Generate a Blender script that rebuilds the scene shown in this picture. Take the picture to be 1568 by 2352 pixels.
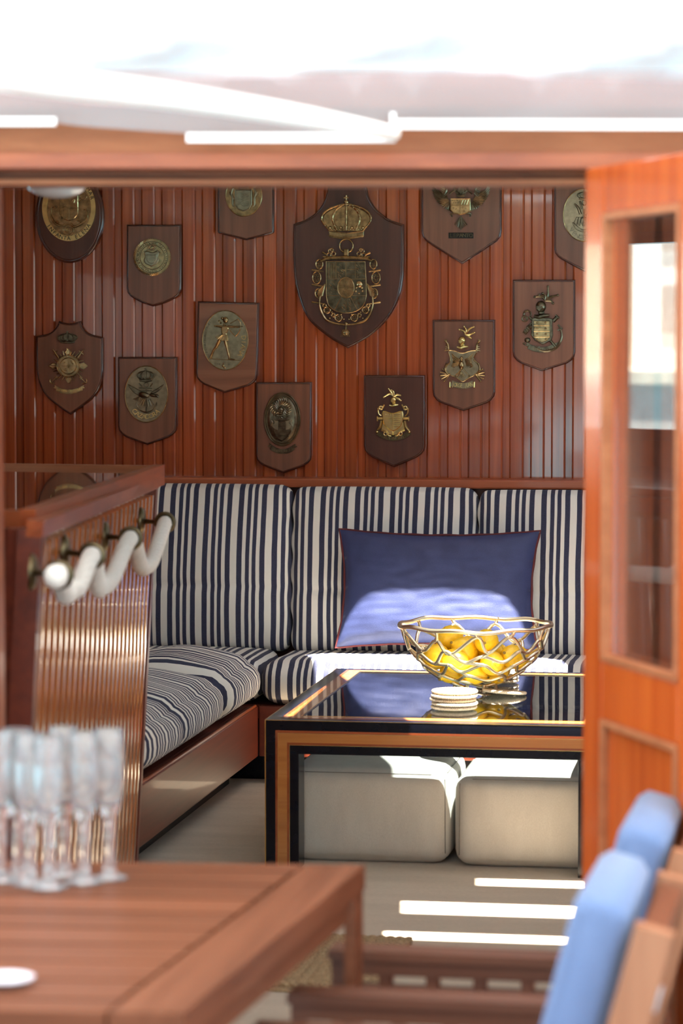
import bpy, bmesh, math, random
from mathutils import Vector, Matrix, noise
from mathutils.geometry import tessellate_polygon

for o in list(bpy.data.objects):
    bpy.data.objects.remove(o, do_unlink=True)
random.seed(7)
PI = math.pi
scene = bpy.context.scene
COL = scene.collection

# ------------------------------------------------------------------ camera
FPX = 6533.0                       # focal length in pixels of the 1568 x 2352 frame
CAMZ = 1.348
TH = math.radians(8.84)            # camera yawed to the left of the saloon's length
PH = math.atan(376.0 / FPX)        # looking slightly down
RIGHT = Vector((math.cos(TH), math.sin(TH), 0))
FH = Vector((-math.sin(TH), math.cos(TH), 0))
FWD = FH * math.cos(PH) + Vector((0, 0, -1)) * math.sin(PH)
UP = FH * math.sin(PH) + Vector((0, 0, 1)) * math.cos(PH)
CAM = Vector((0, 0, CAMZ))
cd = bpy.data.cameras.new('camera')
cam = bpy.data.objects.new('camera', cd)
COL.objects.link(cam)
cam.matrix_world = Matrix((
    (RIGHT.x, UP.x, -FWD.x, CAM.x), (RIGHT.y, UP.y, -FWD.y, CAM.y),
    (RIGHT.z, UP.z, -FWD.z, CAM.z), (0, 0, 0, 1)))
cd.sensor_fit = 'HORIZONTAL'
cd.sensor_width = 24.0
cd.lens = 24.0 * FPX / 1568.0
cd.clip_start = 0.05
cd.clip_end = 500
cd.dof.use_dof = True
cd.dof.focus_distance = 8.5
cd.dof.aperture_fstop = 4.5
scene.camera = cam

def ray(px, py):
    return FWD + RIGHT * ((px - 784.0) / FPX) - UP * ((py - 1176.0) / FPX)
def P_z(px, py, z):
    r = ray(px, py); return CAM + r * ((z - CAMZ) / r.z)
def P_y(px, py, y):
    r = ray(px, py); return CAM + r * (y / r.y)
def P_x(px, py, x):
    r = ray(px, py); return CAM + r * (x / r.x)
def P_d(px, py, d):
    r = ray(px, py); return CAM + r * (d / r.dot(FH))
def P_pl(px, py, p0, n):
    r = ray(px, py); return CAM + r * ((p0 - CAM).dot(n) / r.dot(n))

# ------------------------------------------------------------------ light
SUN_DIR = Vector((-0.20, 0.24, -1.0)).normalized()     # the way the sunlight travels
world = bpy.data.worlds.new('world'); scene.world = world
world.use_nodes = True
nt = world.node_tree; nt.nodes.clear()
wo = nt.nodes.new('ShaderNodeOutputWorld'); bgn = nt.nodes.new('ShaderNodeBackground')
sky = nt.nodes.new('ShaderNodeTexSky'); sky.sky_type = 'NISHITA'
sky.sun_disc = False
sky.sun_elevation = math.asin(-SUN_DIR.z)
sky.sun_rotation = math.atan2(-SUN_DIR.x, -SUN_DIR.y)
sky.air_density = 1.0; sky.dust_density = 2.5; sky.ozone_density = 1.0
bgn.inputs['Strength'].default_value = 0.27
wm = nt.nodes.new('ShaderNodeMix'); wm.data_type = 'RGBA'; wm.inputs[0].default_value = 0.45
wm.inputs[7].default_value = (2.95, 2.88, 2.80, 1)          # thin bright cloud over the blue
nt.links.new(sky.outputs[0], wm.inputs[6])
nt.links.new(wm.outputs[2], bgn.inputs[0]); nt.links.new(bgn.outputs[0], wo.inputs[0])
sd = bpy.data.lights.new('sun', 'SUN'); sd.energy = 34.0; sd.angle = math.radians(0.6); sd.color = (1.0, 0.93, 0.82)
sun = bpy.data.objects.new('sun', sd); COL.objects.link(sun)
sun.rotation_euler = SUN_DIR.to_track_quat('-Z', 'Y').to_euler()
sun.location = (-1, 6, 8)
scene.view_settings.view_transform = 'Standard'
scene.view_settings.look = 'None'
scene.view_settings.gamma = 1.0
scene.view_settings.exposure = 0.88
scene.view_settings.use_curve_mapping = False

# ------------------------------------------------------------------ materials
def new_mat(name):
    m = bpy.data.materials.new(name); m.use_nodes = True
    n = m.node_tree.nodes; l = m.node_tree.links
    return m, n, l, n['Principled BSDF']
def setp(b, **k):
    for key, v in k.items():
        b.inputs[key.replace('_', ' ')].default_value = v
def ramp(n, stops, interp='LINEAR'):
    r = n.new('ShaderNodeValToRGB'); e = r.color_ramp
    e.interpolation = interp
    while len(e.elements) < len(stops): e.elements.new(0.5)
    for el, (p, c) in zip(e.elements, stops):
        el.position = p; el.color = (c[0], c[1], c[2], 1) if not isinstance(c, (int, float)) else (c, c, c, 1)
    return r
def coords(n, l, scale=(1, 1, 1), use='Object', rnd=True):
    tc = n.new('ShaderNodeTexCoord'); mp = n.new('ShaderNodeMapping')
    mp.inputs['Scale'].default_value = scale
    l.new(tc.outputs[use], mp.inputs['Vector'])
    if rnd:
        oi = n.new('ShaderNodeObjectInfo'); mu = n.new('ShaderNodeMath'); mu.operation = 'MULTIPLY'
        mu.inputs[1].default_value = 37.0
        l.new(oi.outputs['Random'], mu.inputs[0]); l.new(mu.outputs[0], mp.inputs['Location'])
    return mp
def wood(name, dark, mid, light, axis='Z', rough=0.3, coat=0.6, fine=60.0, vary=0.25, coatrough=0.06, bump=0.02, spec=0.5):
    m, n, l, b = new_mat(name)
    s = {'X': (1.2, fine, fine), 'Y': (fine, 1.2, fine), 'Z': (fine, fine, 1.2)}[axis]
    mp = coords(n, l, s)
    no = n.new('ShaderNodeTexNoise'); no.inputs['Scale'].default_value = 1.0
    no.inputs['Detail'].default_value = 5; no.inputs['Roughness'].default_value = 0.62
    no.inputs['Distortion'].default_value = 0.4
    l.new(mp.outputs[0], no.inputs['Vector'])
    r = ramp(n, [(0.25, dark), (0.52, mid), (0.8, light)])
    l.new(no.outputs['Fac'], r.inputs[0])
    mp2 = coords(n, l, {'X': (1.5, 9, 9), 'Y': (9, 1.5, 9), 'Z': (9, 9, 1.5)}[axis])
    n2 = n.new('ShaderNodeTexNoise'); n2.inputs['Scale'].default_value = 1.0; n2.inputs['Detail'].default_value = 2
    l.new(mp2.outputs[0], n2.inputs['Vector'])
    oi = n.new('ShaderNodeObjectInfo')
    ma = n.new('ShaderNodeMath'); ma.operation = 'ADD'
    l.new(oi.outputs['Random'], ma.inputs[0]); l.new(n2.outputs['Fac'], ma.inputs[1])
    mr = n.new('ShaderNodeMapRange'); mr.inputs['From Max'].default_value = 2.0
    mr.inputs['To Min'].default_value = 1 - vary; mr.inputs['To Max'].default_value = 1 + vary
    l.new(ma.outputs[0], mr.inputs['Value'])
    hv = n.new('ShaderNodeHueSaturation')
    l.new(r.outputs[0], hv.inputs['Color']); l.new(mr.outputs[0], hv.inputs['Value'])
    l.new(hv.outputs[0], b.inputs['Base Color'])
    setp(b, Roughness=rough, Coat_Weight=coat, Coat_Roughness=coatrough, Specular_IOR_Level=spec)
    if bump:
        bp = n.new('ShaderNodeBump'); bp.inputs['Strength'].default_value = bump * 5; bp.inputs['Distance'].default_value = 0.002
        l.new(no.outputs['Fac'], bp.inputs['Height']); l.new(bp.outputs[0], b.inputs['Normal'])
    return m
def plain(name, col, rough=0.5, metal=0.0, coat=0.0, noise_amt=0.15, nscale=30.0, bump=0.0, sheen=0.0, spec=0.5, coatrough=0.05):
    m, n, l, b = new_mat(name)
    mp = coords(n, l)
    no = n.new('ShaderNodeTexNoise'); no.inputs['Scale'].default_value = nscale; no.inputs['Detail'].default_value = 4
    l.new(mp.outputs[0], no.inputs['Vector'])
    r = ramp(n, [(0.3, [c * (1 - noise_amt) for c in col]), (0.7, [min(1, c * (1 + noise_amt)) for c in col])])
    l.new(no.outputs['Fac'], r.inputs[0]); l.new(r.outputs[0], b.inputs['Base Color'])
    setp(b, Roughness=rough, Metallic=metal, Coat_Weight=coat, Specular_IOR_Level=spec, Coat_Roughness=coatrough)
    if sheen: setp(b, Sheen_Weight=sheen)
    if bump:
        bp = n.new('ShaderNodeBump'); bp.inputs['Strength'].default_value = bump; bp.inputs['Distance'].default_value = 0.002
        l.new(no.outputs['Fac'], bp.inputs['Height']); l.new(bp.outputs[0], b.inputs['Normal'])
    return m
def weave(name, col, col2, scale=700.0, rough=0.85, bump=0.25, sheen=0.2, stretch=(1, 1, 1)):
    m, n, l, b = new_mat(name)
    mp = coords(n, l, stretch)
    v = n.new('ShaderNodeTexNoise'); v.inputs['Scale'].default_value = scale; v.inputs['Detail'].default_value = 1
    l.new(mp.outputs[0], v.inputs['Vector'])
    v2 = n.new('ShaderNodeTexNoise'); v2.inputs['Scale'].default_value = scale * 0.02; v2.inputs['Detail'].default_value = 3
    l.new(mp.outputs[0], v2.inputs['Vector'])
    ad = n.new('ShaderNodeMath'); ad.operation = 'ADD'
    l.new(v.outputs['Fac'], ad.inputs[0]); l.new(v2.outputs['Fac'], ad.inputs[1])
    hf = n.new('ShaderNodeMath'); hf.operation = 'MULTIPLY'; hf.inputs[1].default_value = 0.5
    l.new(ad.outputs[0], hf.inputs[0])
    r = ramp(n, [(0.35, col), (0.65, col2)]); l.new(hf.outputs[0], r.inputs[0])
    l.new(r.outputs[0], b.inputs['Base Color'])
    setp(b, Roughness=rough, Sheen_Weight=sheen, Specular_IOR_Level=0.2 if rough > .6 else 0.55)
    bp = n.new('ShaderNodeBump'); bp.inputs['Strength'].default_value = bump; bp.inputs['Distance'].default_value = 0.001
    l.new(v.outputs['Fac'], bp.inputs['Height']); l.new(bp.outputs[0], b.inputs['Normal'])
    return m
CREAM = (0.80, 0.77, 0.70); NAVY = (0.030, 0.033, 0.062); NAVY2 = (0.062, 0.066, 0.11)
def stripes(name, axis):
    """navy and cream ticking, stripes counted along one local axis"""
    m, n, l, b = new_mat(name)
    tc = n.new('ShaderNodeTexCoord'); sp = n.new('ShaderNodeSeparateXYZ')
    l.new(tc.outputs['Object'], sp.inputs[0])
    mu = n.new('ShaderNodeMath'); mu.operation = 'MULTIPLY'; mu.inputs[1].default_value = 1 / 0.1125
    l.new(sp.outputs[axis], mu.inputs[0])
    ns = n.new('ShaderNodeTexNoise'); ns.inputs['Scale'].default_value = 7.0
    l.new(tc.outputs['Object'], ns.inputs['Vector'])
    ma = n.new('ShaderNodeMath'); ma.operation = 'MULTIPLY_ADD'; ma.inputs[1].default_value = 0.05
    l.new(ns.outputs['Fac'], ma.inputs[0]); l.new(mu.outputs[0], ma.inputs[2])
    fr = n.new('ShaderNodeMath'); fr.operation = 'FRACT'; l.new(ma.outputs[0], fr.inputs[0])
    w = [.19, .15, .105, .115, .075, .115, .105, .145]
    st = []; p = 0
    for i, x in enumerate(w):
        st.append((p, 0.0 if i % 2 == 0 else 1.0)); p += x
    r = ramp(n, st, 'CONSTANT'); l.new(fr.outputs[0], r.inputs[0])
    wv = n.new('ShaderNodeTexNoise'); wv.inputs['Scale'].default_value = 900; wv.inputs['Detail'].default_value = 1
    l.new(tc.outputs['Object'], wv.inputs['Vector'])
    rn = ramp(n, [(0.38, NAVY), (0.68, NAVY2)]); l.new(wv.outputs['Fac'], rn.inputs[0])
    rc = ramp(n, [(0.3, [c * .94 for c in CREAM]), (0.7, CREAM)]); l.new(wv.outputs['Fac'], rc.inputs[0])
    mx = n.new('ShaderNodeMix'); mx.data_type = 'RGBA'
    l.new(r.outputs[0], mx.inputs[0]); l.new(rc.outputs[0], mx.inputs[6]); l.new(rn.outputs[0], mx.inputs[7])
    l.new(mx.outputs[2], b.inputs['Base Color'])
    setp(b, Roughness=0.9, Specular_IOR_Level=0.15, Sheen_Weight=0.1)
    bp = n.new('ShaderNodeBump'); bp.inputs['Strength'].default_value = 0.15; bp.inputs['Distance'].default_value = 0.001
    l.new(wv.outputs['Fac'], bp.inputs['Height']); l.new(bp.outputs[0], b.inputs['Normal'])
    return m
def pane(name, tint=(1, 1, 1), ior=1.5, veil=0.0, veilcol=(1, 1, 1)):
    """thin sheet: clear to light, mirrors by fresnel"""
    m, n, l, b = new_mat(name); n.remove(b)
    out = n['Material Output']
    tr = n.new('ShaderNodeBsdfTransparent'); tr.inputs[0].default_value = (*tint, 1)
    gl = n.new('ShaderNodeBsdfGlossy'); gl.inputs['Roughness'].default_value = 0.0
    fz = n.new('ShaderNodeFresnel')
    ge = n.new('ShaderNodeNewGeometry'); io = n.new('ShaderNodeMapRange')      # same index from either side of the sheet
    io.inputs['To Min'].default_value = ior; io.inputs['To Max'].default_value = 1 / ior
    l.new(ge.outputs['Backfacing'], io.inputs['Value']); l.new(io.outputs[0], fz.inputs[0])
    mx = n.new('ShaderNodeMixShader'); l.new(fz.outputs[0], mx.inputs[0])
    l.new(tr.outputs[0], mx.inputs[1]); l.new(gl.outputs[0], mx.inputs[2])
    last = mx
    if veil:
        df = n.new('ShaderNodeBsdfDiffuse'); df.inputs[0].default_value = (*veilcol, 1)
        tl = n.new('ShaderNodeBsdfTranslucent'); tl.inputs[0].default_value = (*veilcol, 1)
        ad = n.new('ShaderNodeMixShader'); ad.inputs[0].default_value = 0.5
        l.new(df.outputs[0], ad.inputs[1]); l.new(tl.outputs[0], ad.inputs[2])
        m2 = n.new('ShaderNodeMixShader'); m2.inputs[0].default_value = veil
        l.new(mx.outputs[0], m2.inputs[1]); l.new(ad.outputs[0], m2.inputs[2]); last = m2
    l.new(last.outputs[0], out.inputs[0])
    return m
def canvas(name, col, trans=0.5):
    m, n, l, b = new_mat(name); n.remove(b)
    out = n['Material Output']
    mp = coords(n, l); no = n.new('ShaderNodeTexNoise'); no.inputs['Scale'].default_value = 25
    l.new(mp.outputs[0], no.inputs['Vector'])
    r = ramp(n, [(0.3, [c * .93 for c in col]), (0.7, col)]); l.new(no.outputs['Fac'], r.inputs[0])
    df = n.new('ShaderNodeBsdfDiffuse'); tl = n.new('ShaderNodeBsdfTranslucent')
    l.new(r.outputs[0], df.inputs[0]); l.new(r.outputs[0], tl.inputs[0])
    mx = n.new('ShaderNodeMixShader'); mx.inputs[0].default_value = trans
    l.new(df.outputs[0], mx.inputs[1]); l.new(tl.outputs[0], mx.inputs[2]); l.new(mx.outputs[0], out.inputs[0])
    return m

M = {}
M['wall'] = wood('varnished_mahogany_boards', (.22, .036, .009), (.37, .074, .017), (.52, .125, .031), 'Z', .25, .75, 55, .36)
M['wall'].node_tree.nodes['Principled BSDF'].inputs['Coat IOR'].default_value = 1.75
M['trim'] = wood('varnished_mahogany_rail', (.24, .05, .016), (.36, .085, .026), (.46, .12, .038), 'X', .35, .2, 40, .1)
M['trimy'] = wood('varnished_mahogany_rail_lengthwise', (.20, .04, .013), (.30, .065, .02), (.40, .10, .03), 'Y', .32, .12, 40, .1, .1, .02, .3)
M['trimz'] = wood('varnished_mahogany_post', (.24, .05, .016), (.36, .085, .026), (.46, .12, .038), 'Z', .25, .7, 40, .1)
M['bench'] = wood('dark_mahogany_bench', (.075, .013, .006), (.12, .020, .008), (.17, .032, .011), 'Y', .42, .06, 35, .15)
M['slat'] = wood('golden_brown_slats', (.24, .07, .022), (.34, .11, .034), (.44, .16, .055), 'Z', .16, 1.0, 50, .22, .04)
M['ctop'] = wood('polished_cabinet_top', (.10, .03, .014), (.15, .045, .02), (.20, .065, .03), 'X', .12, 1.0, 30, .1, .02)
M['door'] = wood('orange_varnished_door', (.36, .050, .008), (.50, .085, .012), (.62, .135, .022), 'Z', .22, .5, 30, .15, .05)
M['fascia'] = wood('sun_bleached_mahogany', (.30, .095, .038), (.40, .135, .055), (.48, .18, .08), 'X', .45, .05, 30, .1, .1, .02, .25)
M['beam'] = wood('dark_header_wood', (.16, .036, .012), (.25, .060, .020), (.33, .09, .032), 'X', .45, .05, 30, .1, .1, .02, .25)
M['teak'] = wood('oiled_teak', (.105, .034, .015), (.165, .055, .025), (.225, .082, .04), 'X', .45, .06, 35, .2, .1, .02, .25)
M['teaky'] = wood('oiled_teak_lengthwise', (.105, .034, .015), (.165, .055, .025), (.225, .082, .04), 'Y', .45, .06, 35, .2, .1, .02, .25)
M['teakz'] = wood('oiled_teak_upright', (.24, .10, .05), (.33, .145, .075), (.40, .19, .10), 'Z', .4, .2, 35, .2)
M['teakd'] = wood('weathered_dark_teak', (.075, .026, .014), (.12, .042, .022), (.17, .065, .034), 'X', .45, .15, 35, .2)
M['plaque'] = wood('satin_walnut_plaque', (.125, .048, .025), (.20, .077, .040), (.275, .112, .06), 'Z', .38, .15, 30, .32, .2)
M['plaquex'] = wood('figured_walnut_plaque', (.16, .06, .03), (.27, .105, .052), (.34, .15, .08), 'X', .36, .2, 22, .15, .2)
M['plaqued'] = wood('dark_walnut_plaque', (.055, .018, .010), (.085, .027, .015), (.12, .04, .022), 'Z', .34, .2, 30, .15, .2)
M['mould'] = wood('dark_polished_moulding', (.045, .012, .008), (.07, .018, .010), (.10, .028, .014), 'Z', .2, .9, 30, .3, .05)
M['navyst_x'] = stripes('navy_ticking_across', 0)
M['navyst_y'] = stripes('navy_ticking_lengthwise', 1)
M['pillow'] = weave('navy_linen', (.016, .025, .095), (.034, .049, .15), 800, .55, .55, .05)
M['piping'] = plain('burgundy_piping', (.10, .012, .014), .7)
M['otto'] = weave('grey_beige_upholstery', (.53, .49, .43), (.64, .60, .53), 900, .9, .3, .2, (1, 1, .3))
M['otseam'] = plain('taupe_seam_thread', (.22, .20, .17), .8)
M['carpet'] = weave('sand_carpet', (.46, .375, .275), (.60, .495, .375), 500, .95, .4, .2, (.25, 1, 1))
M['chairblue'] = weave('faded_blue_canvas', (.105, .155, .29), (.135, .19, .335), 500, .85, .2, .2)
M['black'] = plain('black_lacquer', (.004, .005, .010), .22, 0, .0, .2, 30, 0, 0, .25)
M['ochre'] = wood('ochre_burl_inlay', (.34, .12, .03), (.46, .18, .045), (.55, .24, .07), 'X', .22, .6, 30, .12)
M['ochrez'] = wood('ochre_burl_inlay_upright', (.34, .12, .03), (.46, .18, .045), (.55, .24, .07), 'Z', .22, .6, 30, .12)
M['rust'] = wood('rust_veneer_line', (.22, .045, .012), (.30, .065, .018), (.36, .085, .024), 'X', .25, .6, 30, .1)
M['goldline'] = plain('brass_line', (.80, .55, .20), .25, 1.0)
M['gold'] = plain('pale_gold_cast_metal', (.94, .82, .60), .30, 1.0, 0, .10, 14, .1)
M['bronze'] = plain('aged_bronze', (.42, .29, .14), .24, 1.0, 0, .45, 60, .15)
M['dbronze'] = plain('dark_bronze', (.17, .14, .09), .28, 1.0, 0, .5, 60, .2)
M['field'] = plain('bronze_field', (.32, .26, .165), .40, 1.0, 0, .25, 60, .2)
M['brass'] = plain('bright_brass', (.82, .64, .27), .22, 1.0, 0, .2, 40, .1)
M['oldbrass'] = plain('tarnished_brass', (.13, .10, .055), .35, 1.0, 0, .4, 40, .1)
M['letter'] = plain('blackened_letters', (.02, .016, .012), .5, .5)
M['rope'] = plain('white_cotton_rope', (.82, .78, .72), .9, 0, 0, .1, 400, .3, .3)
M['lemon'] = plain('lemon_skin', (.92, .56, .014), .42, 0, .15, .08, 160, .25)
M['stem'] = plain('lemon_stem_end', (.24, .16, .04), .8)
M['raffia'] = plain('bleached_raffia', (.58, .46, .32), .85, 0, 0, .22, 300, .4)
M['jute'] = plain('brown_jute', (.36, .24, .13), .9, 0, 0, .4, 250, .5)
M['white'] = plain('white_paint', (.86, .86, .86), .35, 0, .2, .03)
M['opal'] = plain('opal_lamp_glass', (.85, .84, .82), .1, 0, .8, .03)
M['ceil'] = plain('ivory_ceiling', (.62, .50, .40), .5, 0, 0, .05)
M['china'] = plain('white_china', (.78, .76, .84), .15, 0, .5, .02)
M['canvas'] = canvas('white_canvas', (.80, .81, .84), .18)
M['vinyl'] = pane('clear_vinyl', (.93, .93, .95), 1.45, .42, (.55, .54, .56))
M['glass'] = pane('window_glass', (.95, .97, .97), 1.5)
M['tglass'] = pane('smoked_table_glass', (.50, .55, .57), 1.55)
M['doorglass'] = pane('door_glass', (.80, .76, .72), 1.9)
M['steel'] = plain('brushed_steel', (.62, .64, .68), .28, 1.0)
m, n, l, b = new_mat('crystal'); n.remove(b)
g = n.new('ShaderNodeBsdfGlass'); g.inputs['IOR'].default_value = 1.5; g.inputs['Roughness'].default_value = 0.0
tl = n.new('ShaderNodeBsdfDiffuse'); tl.inputs[0].default_value = (.85, .87, .92, 1)      # white mixed in to imitate bright light refracted by the glass
mx = n.new('ShaderNodeMixShader'); mx.inputs[0].default_value = .10
l.new(g.outputs[0], mx.inputs[1]); l.new(tl.outputs[0], mx.inputs[2])
l.new(mx.outputs[0], n['Material Output'].inputs[0]); M['crystal'] = m
m, n, l, b = new_mat('harbour_water')
setp(b, Base_Color=(.16, .36, .46, 1), Roughness=.12, Specular_IOR_Level=.5)
no = n.new('ShaderNodeTexNoise'); no.inputs['Scale'].default_value = 1.5; no.inputs['Detail'].default_value = 5
bp = n.new('ShaderNodeBump'); bp.inputs['Strength'].default_value = .5
l.new(no.outputs['Fac'], bp.inputs['Height']); l.new(bp.outputs[0], b.inputs['Normal']); M['water'] = m
M['quay'] = plain('pale_quay_stone', (.62, .56, .48), .9, 0, 0, .15, 2)
M['hull'] = plain('grey_quay_wall', (.40, .38, .37), .8, 0, 0, .15, 2)

# ------------------------------------------------------------------ mesh building
ORG = {}
class MB:
    def __init__(s): s.v = []; s.f = []; s.hard = False
    def add(s, vs, fs):
        o = len(s.v); s.v += [Vector(p) for p in vs]
        s.f += [tuple(i + o for i in f) for f in fs]
        return s
    def box(s, lo, hi, mtx=None):
        x0, y0, z0 = lo; x1, y1, z1 = hi
        vs = [Vector(p) for p in ((x0, y0, z0), (x1, y0, z0), (x1, y1, z0), (x0, y1, z0), (x0, y0, z1), (x1, y0, z1), (x1, y1, z1), (x0, y1, z1))]
        if mtx: vs = [mtx @ p for p in vs]
        return s.add(vs, [(0, 3, 2, 1), (4, 5, 6, 7), (0, 1, 5, 4), (1, 2, 6, 5), (2, 3, 7, 6), (3, 0, 4, 7)])
    def cbox(s, lo, hi, c=.003, mtx=None):
        """box with chamfered edges"""
        s.hard = True
        bm = bmesh.new(); bmesh.ops.create_cube(bm, size=1)
        for v in bm.verts:
            v.co = Vector([lo[i] + (v.co[i] + .5) * (hi[i] - lo[i]) for i in range(3)])
        bmesh.ops.bevel(bm, geom=bm.edges[:], offset=c, segments=2, profile=.6, affect='EDGES')
        return s.addbm(bm, mtx)
    def addbm(s, bm, mtx=None):
        bm.verts.index_update()
        s.add([(mtx @ v.co) if mtx else v.co.copy() for v in bm.verts], [[v.index for v in f.verts] for f in bm.faces])
        bm.free(); return s
    def hexa(s, a, b):
        """two rings of four points"""
        return s.add(list(a) + list(b), [(3, 2, 1, 0), (4, 5, 6, 7), (0, 1, 5, 4), (1, 2, 6, 5), (2, 3, 7, 6), (3, 0, 4, 7)])
    def loft(s, rings, cap0=True, cap1=True, closed=True):
        n = len(rings[0]); vs = [p for r in rings for p in r]; fs = []
        for k in range(len(rings) - 1):
            for i in range(n if closed else n - 1):
                j = (i + 1) % n
                fs.append((k * n + i, k * n + j, (k + 1) * n + j, (k + 1) * n + i))
        for on, k in ((cap0, 0), (cap1, len(rings) - 1)):
            if not on: continue
            if n <= 8: fs.append(tuple(k * n + i for i in range(n)))
            else: fs += [tuple(k * n + i for i in t) for t in tessellate_polygon([list(rings[k])])]
        return s.add(vs, fs)
    def tube(s, pts, r, seg=8, closed=False, cap=True, flat=1.0, ref=None):
        pts = [Vector(p) for p in pts]; n = len(pts)
        rr = r if isinstance(r, (list, tuple)) else [r] * n
        rings = []; prev = None
        for i in range(n):
            if closed: t = pts[(i + 1) % n] - pts[i - 1]
            else: t = pts[min(i + 1, n - 1)] - pts[max(i - 1, 0)]
            if t.length < 1e-9: t = Vector((0, 0, 1))
            t.normalize()
            if ref is not None:
                u = ref.cross(t)
                if u.length < 1e-6: u = Vector((1, 0, 0)).cross(t)
            elif prev is None:
                u = (Vector((0, 0, 1)) if abs(t.z) < .9 else Vector((1, 0, 0))).cross(t)
            else: u = prev - t * prev.dot(t)
            u.normalize(); prev = u; w = t.cross(u)
            rings.append([pts[i] + u * (math.cos(2 * PI * k / seg) * rr[i]) + w * (math.sin(2 * PI * k / seg) * rr[i] * flat) for k in range(seg)])
        if closed: rings.append(rings[0]); return s.loft(rings, False, False)
        return s.loft(rings, cap, cap)
    def lathe(s, prof, seg=24, mtx=None, cap0=False, cap1=False):
        rings = []
        for r, z in prof:
            ring = [Vector((r * math.cos(2 * PI * k / seg), r * math.sin(2 * PI * k / seg), z)) for k in range(seg)]
            if mtx: ring = [mtx @ p for p in ring]
            rings.append(ring)
        return s.loft(rings, cap0, cap1)
    def ball(s, c, r, seg=10, rings=7, mtx=None):
        rx, ry, rz = r if isinstance(r, (list, tuple)) else (r, r, r)
        vs = []; fs = []
        for i in range(rings + 1):
            a = PI * i / rings
            for k in range(seg):
                b = 2 * PI * k / seg
                p = Vector((rx * math.sin(a) * math.cos(b), ry * math.sin(a) * math.sin(b), rz * math.cos(a)))
                if mtx: p = mtx @ p
                vs.append(Vector(c) + p)
        for i in range(rings):
            for k in range(seg):
                fs.append((i * seg + k, (i + 1) * seg + k, (i + 1) * seg + (k + 1) % seg, i * seg + (k + 1) % seg))
        return s.add(vs, fs)
    def build(s, name, mat, parent=None, org=None, smooth=40):
        o_ = ORG[parent.name] if parent else Vector(org if org is not None else (0, 0, 0))
        me = bpy.data.meshes.new(name)
        me.from_pydata([p - o_ for p in s.v], [], s.f); me.validate(); me.update()
        bm = bmesh.new(); bm.from_mesh(me)
        bmesh.ops.remove_doubles(bm, verts=bm.verts, dist=1e-6)
        bmesh.ops.dissolve_degenerate(bm, dist=1e-7, edges=bm.edges)
        bmesh.ops.recalc_face_normals(bm, faces=bm.faces); bm.to_mesh(me); bm.free()
        if smooth and not s.hard:
            for p in me.polygons: p.use_smooth = True
            me.set_sharp_from_angle(angle=math.radians(smooth))
        me.materials.append(mat)
        o = bpy.data.objects.new(name, me); COL.objects.link(o)
        if parent: o.parent = parent
        else: o.location = o_
        ORG[o.name] = o_.copy()
        return o

def tag(o, label, cat, group=None):
    o['label'] = label; o['category'] = cat
    if group: o['group'] = group
    return o
def structure(o):
    o['kind'] = 'structure'; return o
def thing(name, label, cat, loc, group=None):
    o = bpy.data.objects.new(name, None); COL.objects.link(o)
    o.location = loc; o.empty_display_size = .05; ORG[o.name] = Vector(loc)
    return tag(o, label, cat, group)
def copy_tree(o, loc, rot=None, label=None, parent=None):
    c = o.copy(); COL.objects.link(c)
    if parent is None:
        c.location = loc
        if rot is not None: c.rotation_euler = rot
        if label: c['label'] = label
    else: c.parent = parent
    for ch in list(o.children): copy_tree(ch, None, None, None, c)
    return c
def piece(src, parent, loc):
    c = src.copy(); COL.objects.link(c); c.parent = parent; c.location = loc; return c
def catmull(pts, n=8, closed=False):
    pts = [Vector(p) for p in pts]; out = []; m = len(pts)
    for i in range(m if closed else m - 1):
        p0 = pts[(i - 1) % m] if closed or i else pts[0]
        p1 = pts[i]; p2 = pts[(i + 1) % m]
        p3 = pts[(i + 2) % m] if closed or i + 2 < m else pts[-1]
        for k in range(n):
            t = k / n
            out.append(.5 * ((2 * p1) + (p2 - p0) * t + (2 * p0 - 5 * p1 + 4 * p2 - p3) * t * t + (3 * p1 - p0 - 3 * p2 + p3) * t ** 3))
    if not closed: out.append(pts[-1])
    return out
def puffed(size, r=.04, bulge=(.01, .01, .02), n=(14, 14, 8), fn=None):
    """soft upholstery block centred on the origin: rounded edges, faces that swell"""
    sx, sy, sz = [a / 2 for a in size]; mb = MB()
    def pt(u, v, w):
        p = Vector((u * sx, v * sy, w * sz))
        q = Vector((max(-sx + r, min(sx - r, p.x)), max(-sy + r, min(sy - r, p.y)), max(-sz + r, min(sz - r, p.z))))
        d = p - q
        if d.length > 1e-9: p = q + d.normalized() * r
        p.x += u * bulge[0] * (1 - v ** 4) * (1 - w ** 4)
        p.y += v * bulge[1] * (1 - u ** 4) * (1 - w ** 4)
        p.z += w * bulge[2] * (1 - u ** 4) * (1 - v ** 4)
        return fn(p, u, v, w) if fn else p
    def lin(k, m):
        t = -1 + 2 * k / m
        return math.copysign(1 - (1 - abs(t)) ** 1.35, t)
    def grid(a, b, f):
        o = []
        for i in range(a + 1):
            for j in range(b + 1): o.append(f(lin(i, a), lin(j, b)))
        mb.add(o, [(i * (b + 1) + j, (i + 1) * (b + 1) + j, (i + 1) * (b + 1) + j + 1, i * (b + 1) + j + 1) for i in range(a) for j in range(b)])
    for sgn in (-1, 1):
        grid(n[0], n[1], lambda a, b: pt(a, b, sgn))
        grid(n[0], n[2], lambda a, b: pt(a, sgn, b))
        grid(n[1], n[2], lambda a, b: pt(sgn, a, b))
    return mb
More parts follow.
